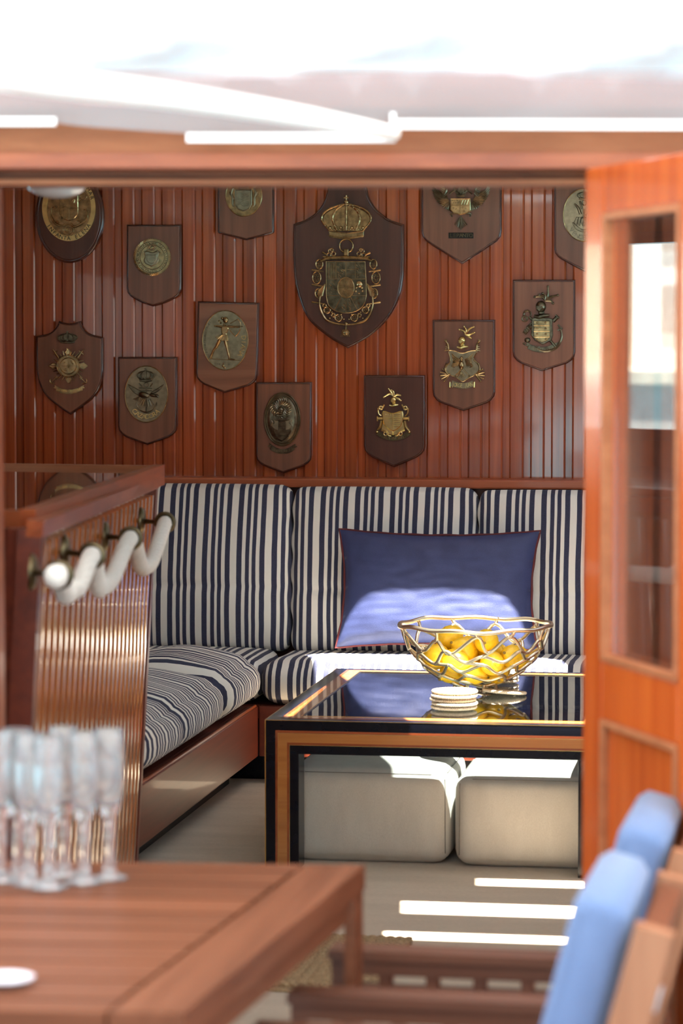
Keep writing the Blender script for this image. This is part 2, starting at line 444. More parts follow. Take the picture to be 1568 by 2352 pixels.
# ------------------------------------------------------------------ the saloon shell
YW = 9.20            # front of the boards on the far wall
ZC = 1.880           # underside of the saloon ceiling
XL, XR = -2.66, 0.42 # side walls
def slab(outer, holes, z0, z1):
    mb = MB(); polys = [outer] + holes
    flat = [p for poly in polys for p in poly]
    tris = tessellate_polygon([[Vector((p[0], p[1], 0)) for p in poly] for poly in polys])
    n = len(flat)
    mb.add([(p[0], p[1], z0) for p in flat] + [(p[0], p[1], z1) for p in flat],
           [tuple(t) for t in tris] + [tuple(i + n for i in t) for t in tris])
    for poly in polys:
        k = len(poly)
        mb.add([(p[0], p[1], z0) for p in poly] + [(p[0], p[1], z1) for p in poly],
               [(i, (i + 1) % k, (i + 1) % k + k, i + k) for i in range(k)])
    return mb
def wall_x(x0, x1, ya, yb, z0, z1, wins):
    """wall along y with rectangular window openings (y0,y1,z0,z1)"""
    mb = MB(); ys = sorted(set([ya, yb] + [w[0] for w in wins] + [w[1] for w in wins]))
    for a, b in zip(ys, ys[1:]):
        w = [w for w in wins if w[0] <= a + 1e-6 and w[1] >= b - 1e-6]
        if w:
            mb.box((x0, a, z0), (x1, b, w[0][2])); mb.box((x0, a, w[0][3]), (x1, b, z1))
        else: mb.box((x0, a, z0), (x1, b, z1))
    return mb

structure(slab([(XL, 4.5), (XR, 4.5), (XR, 9.4), (XL, 9.4)], [], -.06, 0).build('floor', M['carpet'], smooth=0))
# far wall: backing, then proud boards and narrow recessed boards between them
wb = structure(MB().box((XL, YW + .010, -.06), (XR, YW + .10, ZC + .03)).build('wall_back', M['wall'], smooth=0))
pitch_px = 45.35
def board(w, h, d, c):
    """upright board on the far wall; chamfered long edges"""
    pr = [(-w / 2, 0), (-w / 2, -d + c), (-w / 2 + c, -d), (w / 2 - c, -d), (w / 2, -d + c), (w / 2, 0)]
    return MB().loft([[Vector((x, y, 0)) for x, y in pr], [Vector((x, y, h)) for x, y in pr]])
x0w = P_y(37, 1000, YW).x; pw = P_y(37 + pitch_px, 1000, YW).x - x0w
zb0 = .90; hb = ZC - zb0
wide = narrow = None
k0 = -2
for k in range(k0, 60):
    xr = x0w + k * pw                      # right edge of a proud board
    xc = xr - pw * .33; xn = xr + pw * .17
    if xn > XR - .02: break
    if xc - pw * .33 > XL + .005:
        if wide is None:
            wide = board(pw * .66, hb, .012, .0050).build('plank', M['wall'], org=(0, 0, 0), smooth=0)
            wide.parent = wb
        else: wide = piece(wide, wb, (0, 0, 0))
        wide.location = (xc, YW + .011, zb0)
    if narrow is None:
        narrow = board(pw * .335, hb, .0055, .0012).build('plank', M['wall'], org=(0, 0, 0), smooth=0)
        narrow.parent = wb
    else: narrow = piece(narrow, wb, (0, 0, 0))
    narrow.location = (xn, YW + .011, zb0)
# capping rail under the boards and the panel behind the cushions
rl = MB().cbox((XL + .01, 9.085, .897), (XR - .01, YW + .01, .927), .006)
structure(rl.build('trim_1', M['trim']))
structure(MB().box((XL + .01, 9.13, .0), (XR - .01, YW + .012, .897)).build('wall_back_panel', M['bench'], smooth=0))

# side walls with windows
winR = [(5.15, 6.35, 1.02, 1.80), (6.55, 7.75, 1.02, 1.80), (7.95, 8.95, 1.02, 1.80)]
winL = [(5.6, 7.9, 1.10, 1.66)]
structure(wall_x(XR, XR + .06, 4.4, 9.3, -.06, ZC + .03, winR).build('wall_right', M['trimz'], smooth=0))
structure(wall_x(XL - .06, XL, 4.4, 9.3, -.06, ZC + .03, winL).build('wall_left', M['trimz'], smooth=0))
for k, (a, b_, c, d) in enumerate(winR + winL):
    xx = XR + .03 if k < 3 else XL - .03
    w = MB()
    for lo, hi in (((a, c), (b_, c + .03)), ((a, d - .03), (b_, d)), ((a, c + .03), (a + .03, d - .03)), ((b_ - .03, c + .03), (b_, d - .03))):
        w.box((xx - .035, lo[0], lo[1]), (xx + .035, hi[0], hi[1]))
    o = structure(w.build('window_%d' % (k + 1), M['trimy'], smooth=0))
    MB().box((xx - .003, a + .03, c + .03), (xx + .003, b_ - .03, d - .03)).build('pane', M['glass'], o, smooth=0)

# ceiling with unseen skylight and slots, outlines shaped to cast the sun patches
S = SUN_DIR
def lift(p, z=ZC): return p + S * ((z - p.z) / S.z)
def L2(p): q = lift(p); return (q.x, q.y)
ZS = .387
a = lift(P_z(700, 1500, ZS)); bq = lift(P_z(912, 1770, .25))
dx = (bq.x - a.x) / (bq.y - a.y)
ytop = lift(P_y(950, 1340, 8.83)).y
near = lift(Vector((-.9, 7.275, 0))).y
ax = lambda y: a.x + (y - a.y) * dx
rr = lift(P_z(1285, 1500, ZS))
yb0 = lift(Vector((-.85, 7.745, .50))).y; yb1 = lift(Vector((-.85, 8.03, .50))).y     # bar added across the skylight to shade the lemons
bx = lambda y: rr.x + .02 + (y - (ytop - .14)) * ((-.06 - rr.x - .02) / (near + .30 - ytop + .14))
rim = [(ax(yb1), yb1), (ax(ytop - .10), ytop - .10)]
for k in range(7):                                # rounded far end
    t = k / 6
    rim.append((ax(ytop) + .05 + .14 * t, ytop - .06 * (1 - t) ** 2))
for k in range(7):
    t = k / 6
    rim.append((rr.x - .22 + .20 * t, ytop - .10 * t ** 2))
rim += [(rr.x + .02, ytop - .14), (bx(yb1), yb1)]
rim2 = [(ax(near), near), (ax(yb0), yb0), (bx(yb0), yb0), (-.06, near + .30), (-.06, near)]
slots = []
for (xa, y0, y1) in ((1097, 2034, 2018), (925, 2098, 2070), (885, 2157, 2139)):
    p = lift(P_z(xa, y0, 0)); q = lift(P_z(xa, y1, 0))
    slots.append([(p.x, p.y), (-.06, p.y), (-.06, q.y), (q.x, q.y)])
slots.append([L2(P_z(640, 1646, .39)), L2(P_z(672, 1646, .39)), L2(P_z(752, 1576, .39)), L2(P_z(724, 1580, .39))])  # extra slot added to let sun onto the table's left inlay
cl = slab([(XL, 5.80), (XR, 5.80), (XR, 9.3), (XL, 9.3)], [rim, rim2] + slots, ZC, ZC + .02)
structure(cl.build('ceiling', M['ceil'], smooth=0))
lowr = MB().box((XL, 4.66, 1.735), (XR, 5.80, 1.755)); lowr.box((XL, 5.78, 1.735), (XR, 5.80, ZC + .02))
structure(lowr.build('ceiling_entrance', M['ceil'], smooth=0))

# entrance bulkhead, turned a little so that it stands square to the cockpit
def ent(px, d): return P_d(px, 800, d)
eL, eR = ent(-900, 4.62), ent(2600, 4.50)
def along(px, d):                                  # a plan point at a depth, level
    p = P_d(px, 800, d); return Vector((p.x, p.y, 0))
def plank_between(mb, px0, px1, d0, d1, zt, zb, thick):
    """level board facing the cockpit from px0 to px1; d0/d1 depth at its two ends"""
    A = along(px0, d0); B = along(px1, d1); t = FH * thick
    A2, B2 = A + t, B + t
    return mb.hexa([Vector((p.x, p.y, zb)) for p in (A, B, B2, A2)], [Vector((p.x, p.y, zt)) for p in (A, B, B2, A2)])
def zat(py, d): return P_d(784, py, d).z
D = 4.60
mb = MB(); plank_between(mb, -500, 2050, D, D - .01, zat(392, D), zat(428, D), .05)
structure(mb.build('trim_header_beam', M['beam'], smooth=0))
mb = MB(); plank_between(mb, -500, 2050, D - .03, D - .04, zat(415, D), zat(426, D), .03)
structure(mb.build('trim_header_bead', M['fascia'], smooth=0))
mb = MB(); plank_between(mb, -500, 2050, D - .10, D - .11, zat(352, D - .1), zat(386, D - .1), .12)
structure(mb.build('trim_header_moulding', M['trim'], smooth=0))
mb = MB(); plank_between(mb, -500, 2050, D - .085, D - .095, zat(250, D - .1), zat(352, D - .1), .05)
structure(mb.build('trim_fascia', M['fascia'], smooth=0))
mb = MB(); plank_between(mb, -500, 2050, D - .12, D - .13, zat(168, D - .12), zat(250, D - .1), .10)
structure(mb.build('trim_coaming', M['trim'], smooth=0))
mb = MB(); plank_between(mb, -500, 2050, D - .02, D - .03, zat(168, D), zat(386, D), .03)
structure(mb.build('wall_entrance_top', M['beam'], smooth=0))
# jambs and the bulkhead either side
zt = zat(180, D)
mb = MB(); plank_between(mb, -100, -9, D - .02, D - .02, zat(392, D), -.12, .09)
structure(mb.build('trim_jamb_left', M['beam'], smooth=0))
mb = MB(); plank_between(mb, -2200, -90, D, D, zt, -.12, .05)
structure(mb.build('wall_entrance_left', M['beam'], smooth=0))
mb = MB(); plank_between(mb, 1720, 3200, 4.56, 4.5, zt, -.12, .05)
structure(mb.build('wall_entrance_right', M['beam'], smooth=0))

# open door on the right: frame, glazed light above, panel below
dA = along(1341, 4.45); dB = along(1660, 3.92)
du = (dB - dA).normalized(); dn = Vector((-du.y, du.x, 0))
if dn.dot(FH) < 0: dn = -dn
wd = (dB - dA).length; TK = .04
door = bpy.data.objects.new('door_1', None); COL.objects.link(door); door.location = dA; ORG['door_1'] = dA.copy(); structure(door)
def dq(mb, u0, u1, z0, z1, t0=0, t1=TK, ch=.004):
    mt = Matrix(((du.x, dn.x, 0, dA.x), (du.y, dn.y, 0, dA.y), (0, 0, 1, 0), (0, 0, 0, 1)))
    return mb.cbox((u0, t0, z0), (u1, t1, z1), ch, mt)
zt_, gt, gb, pt_, = zat(388, 4.45), zat(489, 4.37), zat(1516, 4.37), zat(1650, 4.37)
su = .084; s2 = wd - .155
dq(MB(), 0, su, -.02, zt_).build('stile', M['door'], door)
dq(MB(), s2, wd, -.02, zt_).build('stile', M['door'], door)
dq(MB(), su, s2, gt, zt_).build('rail', M['door'], door)
dq(MB(), su, s2, pt_, gb).build('rail', M['door'], door)
dq(MB(), su, s2, -.02, .10).build('rail', M['door'], door)
dq(MB(), su - .002, s2 + .002, .098, pt_ + .002, .008, .030).build('panel', M['door'], door)
mb = MB()
for u0, u1, z0, z1 in ((su, su + .012, gb, gt), (s2 - .012, s2, gb, gt), (su + .012, s2 - .012, gt - .012, gt), (su + .012, s2 - .012, gb, gb + .012)):
    dq(mb, u0, u1, z0, z1, -.004, .012, .003)
mb.build('glazing_bead', M['fascia'], door, smooth=0)
mb = MB()
for u0, u1, z0, z1 in ((su, su + .012, .10, pt_), (s2 - .012, s2, .10, pt_), (su + .012, s2 - .012, pt_ - .012, pt_)):
    dq(mb, u0, u1, z0, z1, -.004, .012, .003)
mb.build('panel_bead', M['fascia'], door, smooth=0)
dq(MB(), su + .004, s2 - .004, gb + .004, gt - .004, .018, .022, .0005).build('pane', M['doorglass'], door, smooth=0)

# slatted partition inside, to the right of the entrance
pt0 = along(1352, 5.16); pt1 = along(2300, 5.10)
par = structure(MB().hexa([Vector((p.x, p.y, 0)) for p in (pt0, pt1, pt1 + FH * .03, pt0 + FH * .03)], [Vector((p.x, p.y, 1.73)) for p in (pt0, pt1, pt1 + FH * .03, pt0 + FH * .03)]).build('wall_partition', M['bench'], smooth=0))
pdir = (pt1 - pt0).normalized(); pln = int((pt1 - pt0).length / .062); src = None
for k in range(pln):
    if src is None:
        a_ = pt0 + pdir * .006; b_ = pt0 + pdir * .054; f_ = -FH * .010
        src = MB().hexa([Vector((p.x, p.y, .02)) for p in (a_, b_, b_ + f_, a_ + f_)], [Vector((p.x, p.y, 1.72)) for p in (a_, b_, b_ + f_, a_ + f_)]).build('plank', M['wall'], par, smooth=0); s0 = src.location.copy()
    else: src = piece(src, par, s0 + pdir * (.062 * k))

# cockpit deck, sole step, awning overhead
structure(MB().box((-4.2, -2.0, -.16), (3.0, 4.62, -.12)).build('floor_cockpit', M['teaky'], smooth=0))
# ------------------------------------------------------------------ outside
aw = MB()
N = 12
def awp(i, j):
    x = -4.0 + 6.6 * i / N; y = -2.2 + 7.0 * j / N
    return Vector((x, y, 2.42 - .10 * math.sin(PI * j / N) - .05 * ((x + .7) / 3.3) ** 2))
for i in range(N):
    for j in range(N):
        aw.add([awp(i, j), awp(i + 1, j), awp(i + 1, j + 1), awp(i, j + 1)], [(0, 1, 2, 3)])
tag(aw.build('awning', M['canvas'], org=(-.7, 1, 2.4)), 'broad white canvas awning stretched over the cockpit', 'awning')

def sheet(rows, thick):
    """cloth from rows of points, given a real thickness along the view depth"""
    mb = MB(); n = len(rows[0]); m = len(rows)
    fr = [p for r in rows for p in r]; bk = [p + FH * thick for p in fr]
    q = [(i * n + j, i * n + j + 1, (i + 1) * n + j + 1, (i + 1) * n + j) for i in range(m - 1) for j in range(n - 1)]
    mb.add(fr + bk, q + [tuple(k + len(fr) for k in reversed(f)) for f in q])
    ed = list(range(n)) + [i * n + n - 1 for i in range(1, m)] + [(m - 1) * n + j for j in range(n - 2, -1, -1)] + [i * n for i in range(m - 2, 0, -1)]
    ln = len(fr); mb.add(fr + bk, [(ed[i], ed[(i + 1) % len(ed)], ed[(i + 1) % len(ed)] + ln, ed[i] + ln) for i in range(len(ed))])
    return mb
# white valance hanging from the awning's edge, close to the camera
rows = []
for r, py in enumerate((74, 96, 118, 140, 158)):
    rows.append([P_d(px, py + 6 * math.sin(px / 230.) + (10 if px > 1200 else 0), 2.1 + .02 * math.sin(px / 90. + r)) for px in range(-400, 2001, 60)])
val = thing('awning_valance', 'out-of-focus white canvas valance hanging along the top', 'valance', P_d(784, 158, 2.1))
sheet(rows, .004).build('valance_cloth', M['canvas'], val)
for px in (-390, 1980):
    p = P_d(px, 84, 2.1); MB().tube([p, Vector((p.x, p.y, 2.36))], .004, 8).build('cord', M['rope'], val)
# clear vinyl spray curtain with white hems
cur = thing('spray_curtain', 'hazy clear vinyl curtain with stepped white hem under the roof edge', 'curtain', P_d(784, 320, 4.42))
def hem(px):
    if px < 130: return 280
    if px < 430: return 282 + 24 * ((px - 130) / 300.) ** .7
    if px < 905: return 316
    return 286
pxs = list(range(-420, 2021, 20)) + [904, 906, 428, 432]
pxs = sorted(pxs)
rows = [[P_d(px, 160 + (hem(px) - 160) * t, 4.425 + .012 * math.sin(px / 70.)) for px in pxs] for t in (0, .33, .66, 1)]
sheet(rows, .002).build('vinyl_sheet', M['vinyl'], cur)
def strip(pts, w):
    mb = MB(); n = len(pts)
    for (a, b) in zip(pts, pts[1:]):
        p, q = P_d(a[0], a[1], 4.405), P_d(b[0], b[1], 4.405)
        dvec = (q - p).normalized(); up = FH.cross(dvec).normalized() * w
        mb.hexa([p - up, q - up, q + up, p + up], [p - up + FH * .006, q - up + FH * .006, q + up + FH * .006, p + up + FH * .006])
    return mb
strip([(-420, 279), (128, 279)], .0065).build('white_hem', M['white'], cur, smooth=0)
strip([(428, 316), (908, 316)], .007).build('white_hem', M['white'], cur, smooth=0)
strip([(902, 322), (902, 258)], .004).build('white_hem', M['white'], cur, smooth=0)
strip([(908, 285), (2020, 288)], .0075).build('white_hem', M['white'], cur, smooth=0)
# a slack white sheet (rope) crossing under the awning
q0 = P_d(-300, 90, 2.45)
pts = catmull([Vector((q0.x - .25, q0.y - .1, 2.35)), q0, P_d(0, 172, 2.6), P_d(400, 222, 2.95), P_d(700, 268, 3.5), P_d(903, 306, 4.395)], 8)
tag(MB().tube(pts, [.012] * len(pts), 8).build('slack_rope', M['rope'], org=pts[0]), 'slack white rope running down beside the vinyl curtain, out of focus', 'rope')

# harbour: water, quay and far houses (seen only as reflections in the door glass)
structure(MB().box((-160, -120, -1.62), (120, 160, -1.60)).build('ground_water', M['water'], smooth=0))
q = thing('quay', 'pale stone quay across the harbour water', 'quay', (-60, 45, -1.6))
MB().box((-70, -40, -1.6), (-52, 150, .4)).build('quay_wall', M['hull'], q, smooth=0)
MB().box((-70, -40, .4), (-51.8, 150, .75)).build('quay_coping', M['quay'], q, smooth=0)
for k in range(3, 7):
    y = -10 + k * 15; h = 5 + 3 * random.random(); w = 11 + 3 * random.random()
    hs = thing('harbour_house', 'pale harbour house with shuttered windows behind the quay', 'building', (-64, y + w / 2, .75), 'houses along the quay')
    MB().box((-70, y, .75), (-58, y + w, .75 + h)).build('wall', [M['quay'], M['white'], M['ceil']][k % 3], hs, smooth=0)
    MB().hexa([Vector(p) for p in ((-70.4, y - .3, .75 + h), (-57.6, y - .3, .75 + h), (-57.6, y + w + .3, .75 + h), (-70.4, y + w + .3, .75 + h))],
              [Vector(p) for p in ((-66, y, 2.4 + h), (-62, y, 2.4 + h), (-62, y + w, 2.4 + h), (-66, y + w, 2.4 + h))]).build('roof', M['fascia'], hs, smooth=0)
    for r in range(2):
        for c in range(3):
            MB().box((-57.98, y + 1.2 + c * w / 3, 1.8 + r * 2.4), (-57.9, y + 2.4 + c * w / 3, 3.2 + r * 2.4)).build('window', M['hull'], hs, smooth=0)
# ------------------------------------------------------------------ slatted cabinet on the left
ZK = 1.06
cN = P_z(82, 1170, ZK); cF = P_z(378, 1067, ZK)
cabd = (cF - cN).normalized(); cabp = Vector((-cabd.y, cabd.x, 0))         # along the side, and to its left
backdir = (P_z(5, 1062, ZK) - cF).normalized()
cFL = cF + backdir * .95; cNL = cN + Vector((-1, .10, 0)).normalized() * .9
cab = thing('slatted_cabinet', 'varnished cabinet with slatted leaning side and rope handrail', 'cabinet', (cN.x - .4, cN.y + 1.1, 0))
def quadslab(mb, pts, z0, z1):
    return mb.loft([[Vector((p.x, p.y, z0)) for p in pts], [Vector((p.x, p.y, z1)) for p in pts]])
ins = .035
i_ = [cN + cabp * ins + cabd * ins, cF + cabp * ins - cabd * ins, cFL - cabd * ins, cNL + cabd * ins]
top = quadslab(MB(), [cN + cabp * .01 + cabd * .01, cF + cabp * .01 - cabd * .01, cFL, cNL], ZK - .045, ZK - .012).build('worktop', M['ctop'], cab, smooth=0)
def bar(mb, a, b, w, z0, z1, side):
    t = side * w
    return quadslab(mb, [a, b, b + t, a + t], z0, z1)
bar(MB(), cN, cF, .028, ZK - .050, ZK, cabp).build('edge_trim', M['trimy'], cab, smooth=0)
bar(MB(), cF + cabp * .028, cFL, .022, ZK - .03, ZK - .002, -cabd).build('edge_trim', M['fascia'], cab, smooth=0)
bar(MB(), cN + cabp * .028, cNL, .028, ZK - .055, ZK - .002, cabd).build('edge_trim', M['beam'], cab, smooth=0)
# the leaning side: plane through three measured points
pA = P_d(85, 1214, 5.02); pB = P_d(351, 1108, 7.02); pC = P_d(303, 1960, 6.98)
pu = (pB - pA).normalized(); pn = pu.cross(pC - pB).normalized()
if pn.dot(RIGHT) < 0: pn = -pn
pv = pn.cross(pu).normalized()
if pv.z > 0: pv = -pv
Lp = (pB - pA).dot(pu); Hp = (pA.z - .005) / -pv.z
bk = -pn
def pp(u, v, w): return pA + pu * u + pv * v + pn * w
MB().hexa([pp(0, 0, -.02), pp(Lp, 0, -.02), pp(Lp, Hp, -.02), pp(0, Hp, -.02)], [pp(0, 0, -.002), pp(Lp, 0, -.002), pp(Lp, Hp, -.002), pp(0, Hp, -.002)]).build('side_panel', M['slat'], cab, smooth=0)
MB().hexa([pp(-.03, -.016, -.015), pp(Lp + .015, -.016, -.015), pp(Lp + .015, .014, -.015), pp(-.03, .014, -.015)], [pp(-.03, -.016, .016), pp(Lp + .015, -.016, .016), pp(Lp + .015, .014, .014), pp(-.03, .014, .014)]).build('moulding', M['trimy'], cab, smooth=0)
NS = 23; ps = (Lp - .05) / NS; sl = None
for k in range(NS):
    u0 = .025 + k * ps
    if sl is None:
        hw = ps * .40; rg = []
        for v in (.028, Hp):
            rg.append([pp(u0 + ps / 2 + hw * math.cos(t), v, .013 * math.sin(t) - .002) for t in [PI * q / 8 for q in range(9)]])
        sl = MB().loft(rg).build('slat', M['slat'], cab, smooth=50); sl0 = sl.location.copy()
    else: sl = piece(sl, cab, sl0 + pu * (k * ps))
for u0, u1 in ((-.03, .02), (Lp - .03, Lp + .015)):
    MB().hexa([pp(u0, .0, -.03), pp(u1, .0, -.03), pp(u1, Hp, -.03), pp(u0, Hp, -.03)], [pp(u0, .0, .012), pp(u1, .0, .012), pp(u1, Hp, .012), pp(u0, Hp, .012)]).build('corner_post', M['bench'], cab, smooth=0)
e0 = pp(-.028, .0, .0); ed = (cNL - cN).normalized()
def ep(s, z, w): return Vector((e0.x, e0.y, 0)) + ed * s + Vector((0, 0, z)) + cabd * w + (pv * ((e0.z - z) / -pv.z)).to_3d() * 0
mb = MB()
lean = -pv.x / -pv.z if pv.z else 0
def ep(s, z, w):
    sh = (e0.z - z) / -pv.z
    return Vector((e0.x + pv.x * sh, e0.y + pv.y * sh, z)) + ed * s + cabd * w
mb.hexa([ep(.05, 0.005, .03), ep(.8, 0.005, .03), ep(.8, e0.z, .03), ep(.05, e0.z, .03)], [ep(.05, .005, .05), ep(.8, .005, .05), ep(.8, e0.z, .05), ep(.05, e0.z, .05)])
mb.build('end_panel', M['bench'], cab, smooth=0)
mb = MB(); mb.hexa([ep(0, .005, .0), ep(.05, .005, .0), ep(.05, e0.z, .0), ep(0, e0.z, .0)], [ep(0, .005, .05), ep(.05, .005, .05), ep(.05, e0.z, .05), ep(0, e0.z, .05)])
mb.build('end_stile', M['bench'], cab, smooth=0)
# rope handrail
hr = thing('rope_handrail', 'thick white rope looped through four brass brackets on slatted cabinet', 'handrail', P_pl(240, 1240, pA, pn))
plates = [(74, 1314), (149, 1268), (242, 1233), (325, 1197)]
ringpx = [(120, 1322), (203, 1279), (294, 1236), (375, 1200)]
ringp = []
for (a, b_), (c, d) in zip(plates, ringpx):
    p = P_pl(a, b_, pA + pn * .012, pn)
    q = P_pl(c, d, p + pn * .060, pn)
    q = p + pn * .060 + (q - p - pn * .060) * .55
    pl = MB(); m4 = Matrix((( pu.x, pv.x, pn.x, p.x), (pu.y, pv.y, pn.y, p.y), (pu.z, pv.z, pn.z, p.z), (0, 0, 0, 1)))
    pl.lathe([(.0, .009), (.012, .009), (.020, .006), (.024, .0), (.024, -.004)], 20, m4 @ Matrix.Diagonal((1.0, 1.35, 1, 1)), False, True)
    plate = pl.build('bracket', M['oldbrass'], hr)
    MB().tube([p, p + (q - p) * .35, q - (q - p).normalized() * .020], [.0075, .0055, .0055], 10).build('arm', M['oldbrass'], plate)
    tangent = pu
    rg = [q + (pn * math.cos(t) + pv * math.sin(t)) * .0205 for t in [2 * PI * k / 24 for k in range(24)]]
    MB().tube(rg, .0055, 8, True).build('ring', M['oldbrass'], plate)
    ringp.append(q)
sag = [(162, 1350), (233, 1347), (336, 1300)]
path = [ringp[0] - pu * .035]
for k in range(3):
    path.append(ringp[k] + pu * .004)
    mid = (ringp[k] + ringp[k + 1]) / 2
    sp = P_pl(sag[k][0], sag[k][1], mid, pn)
    path += [sp + (ringp[k] - sp) * .36 + pv * .020, sp + pv * .002, sp + (ringp[k + 1] - sp) * .36 + pv * .020]
path += [ringp[3], ringp[3] + pu * .03]
pl = catmull(path, 14)
# resample evenly
res = [pl[0]]; acc = 0
for a, b_ in zip(pl, pl[1:]):
    seg = (b_ - a).length
    while acc + seg >= .002:
        t = (.002 - acc) / seg; a = a + (b_ - a) * t; res.append(a); seg = (b_ - a).length; acc = 0
    acc += seg
ropeR = .0155
for st in range(3):
    out = []; prev = None
    for i, p in enumerate(res):
        t = (res[min(i + 1, len(res) - 1)] - res[max(i - 1, 0)]).normalized()
        u = pn - t * pn.dot(t); u.normalize(); w = t.cross(u)
        a = i * .002 / .036 * 2 * PI + st * 2 * PI / 3
        out.append(p + (u * math.cos(a) + w * math.sin(a)) * ropeR * .62)
    MB().tube(out, ropeR * .50, 8).build('rope_strand', M['rope'], hr)
kn = MB().ball(ringp[0] - pu * .038, (.021, .021, .021), 14, 10)
kn.build('end_knot', M['rope'], hr)

# ------------------------------------------------------------------ settees
BX = -1.600; YB = 8.61
def tagc(o, lab, g=None): return tag(o, lab, 'cushion', g)
def cush(name, size, c, mat, label, r=.04, bulge=(.008, .008, .02), rot=None, fn=None, n=(18, 14, 8), group=None):
    o = puffed(size, r, bulge, n, fn).build(name, mat, org=(0, 0, 0), smooth=70)
    o.location = c
    if rot: o.rotation_euler = rot
    return tagc(o, label, group)
be = thing('settee_base', 'dark mahogany settee base along the left side with recessed toe kick', 'settee', (-1.95, 7.8, 0))
MB().cbox((BX - .03, 6.96, .086), (BX, YB, .243), .004).build('front_board', M['bench'], be)
MB().box((XL + .02, 6.97, .0), (BX - .09, YB - .01, .20)).build('carcass', M['black'], be, smooth=0)
MB().box((XL + .02, 6.97, .20), (BX - .031, YB - .001, .243)).build('seat_board', M['bench'], be, smooth=0)
MB().tube([Vector((BX - .006, 6.97, .245)), Vector((BX - .006, YB - .02, .245))], .005, 8).build('lip', M['trimy'], be)
b2 = thing('settee_base', 'dark mahogany settee base under the panelled end wall', 'settee', (-.9, 8.9, 0))
MB().cbox((BX + .002, YB, .086), (XR - .02, YB + .03, .243), .004).build('front_board', M['bench'], b2)
MB().box((XL + .02, YB + .10, .0), (XR - .02, 9.128, .20)).build('carcass', M['black'], b2, smooth=0)
MB().box((XL + .02, YB + .031, .20), (XR - .02, 9.128, .243)).build('seat_board', M['bench'], b2, smooth=0)
# seat cushions along the left side: striped lengthwise, swelling over the front edge
def leftfn(h):
    def f(p, u, v, w):
        if w > 0: p.z += .034 * w * math.exp(-((u - .35) / .42) ** 2) * (1 - v ** 6)
        if u > 0: p.x += .022 * (1 - (w * .9) ** 2) * (1 - v ** 6)
        p.z += .004 * math.sin(9 * v + 2 * u) * max(0, w)
        return p
    return f
def seamfn(yc, L):
    base = leftfn(0)
    def f(p, u, v, w):
        p = base(p, u, v, w)
        g = math.exp(-((p.y - yc) / .022) ** 2)
        if w > 0: p.z -= .012 * g
        if u > 0: p.x -= .014 * g
        return p
    return f
LX0, LX1 = -2.25, BX + .004
gapy = P_x(512, 1690, BX).y; seamy = P_x(404, 1700, BX).y
ca = (6.965 + gapy - .016) / 2; La = gapy - .016 - 6.965
cush('seat_cushion', (LX1 - LX0, La, .140), ((LX0 + LX1) / 2, ca, .254 + .075), M['navyst_y'], 'long striped seat cushion beside the slatted cabinet, with a cross seam', .06, (.004, .010, .012), None, seamfn(seamy - ca, La), (18, 60, 8))
gapy += .016; Lb = (YB - .030) - gapy
cush('seat_cushion', (LX1 - LX0, Lb, .140), ((LX0 + LX1) / 2, gapy + Lb / 2, .254 + .075), M['navyst_y'], 'short striped seat cushion next to the inside corner of the settee', .06, (.004, .010, .014), None, leftfn(0), (18, 30, 8))
cush('seat_cushion', (.645, .40, .126), (-1.925, 8.82, .252 + .064), M['navyst_x'], 'striped corner seat cushion tucked behind the left side cushions', .035, (.004, .006, .012))
# seat cushions at the end wall
def frontfn(p, u, v, w):
    if v < 0: p.y -= .016 * (1 - (w * .9) ** 2)
    if w > 0: p.z += .006 * math.exp(-((v + .5) / .5) ** 2)
    return p
sx0 = -1.590
for k, (a, b_, lab) in enumerate(((sx0, -.560, 'long striped seat cushion behind the glass table, lit by the sun'), (-.555, .38, 'striped seat cushion at the end wall beyond the open door'))):
    cush('seat_cushion', (b_ - a, .43, .128), ((a + b_) / 2, YB + .000 + .215, .246 + .066), M['navyst_x'], lab, .045, (.004, .006, .008), None, frontfn, (36, 14, 8))
# back cushions: a quilted seam part way up
def backfn(sz, lx=.3):
    def f(p, u, v, w):
        g = math.exp(-((p.z - sz) / .014) ** 2)
        if v < 0: p.y += .009 * g * (1 - abs(u) ** 8); p.y -= .008 * math.sin((p.z + .25) * 8) * (1 - u ** 4)
        if abs(u) > .9: p.x += .004 * math.sin(p.z * 60 + u)
        p.x += .004 * math.sin(p.z * 7 + u * 2)
        return p
    return f
lean = math.radians(-7.0)
xa = P_y(668, 1300, 8.99).x; xb = P_y(1092, 1300, 8.99).x
wB = xb - xa
for (x0, x1, lab, dz) in ((xa - wB - .01, xa - .006, 'striped back cushion nearest the slatted cabinet', .006), (xa, xb, 'striped back cushion behind the left half of the navy pillow', 0), (xb + .004, xb + wB, 'striped back cushion behind the right half of the navy pillow', -.006)):
    cush('back_cushion', (x1 - x0 - .006, .095, .535), ((x0 + x1) / 2, 9.045, .632 + dz), M['navyst_x'], lab, .024, (.004, .022, .004), (lean, 0, 0), backfn(-.064), (26, 6, 56))

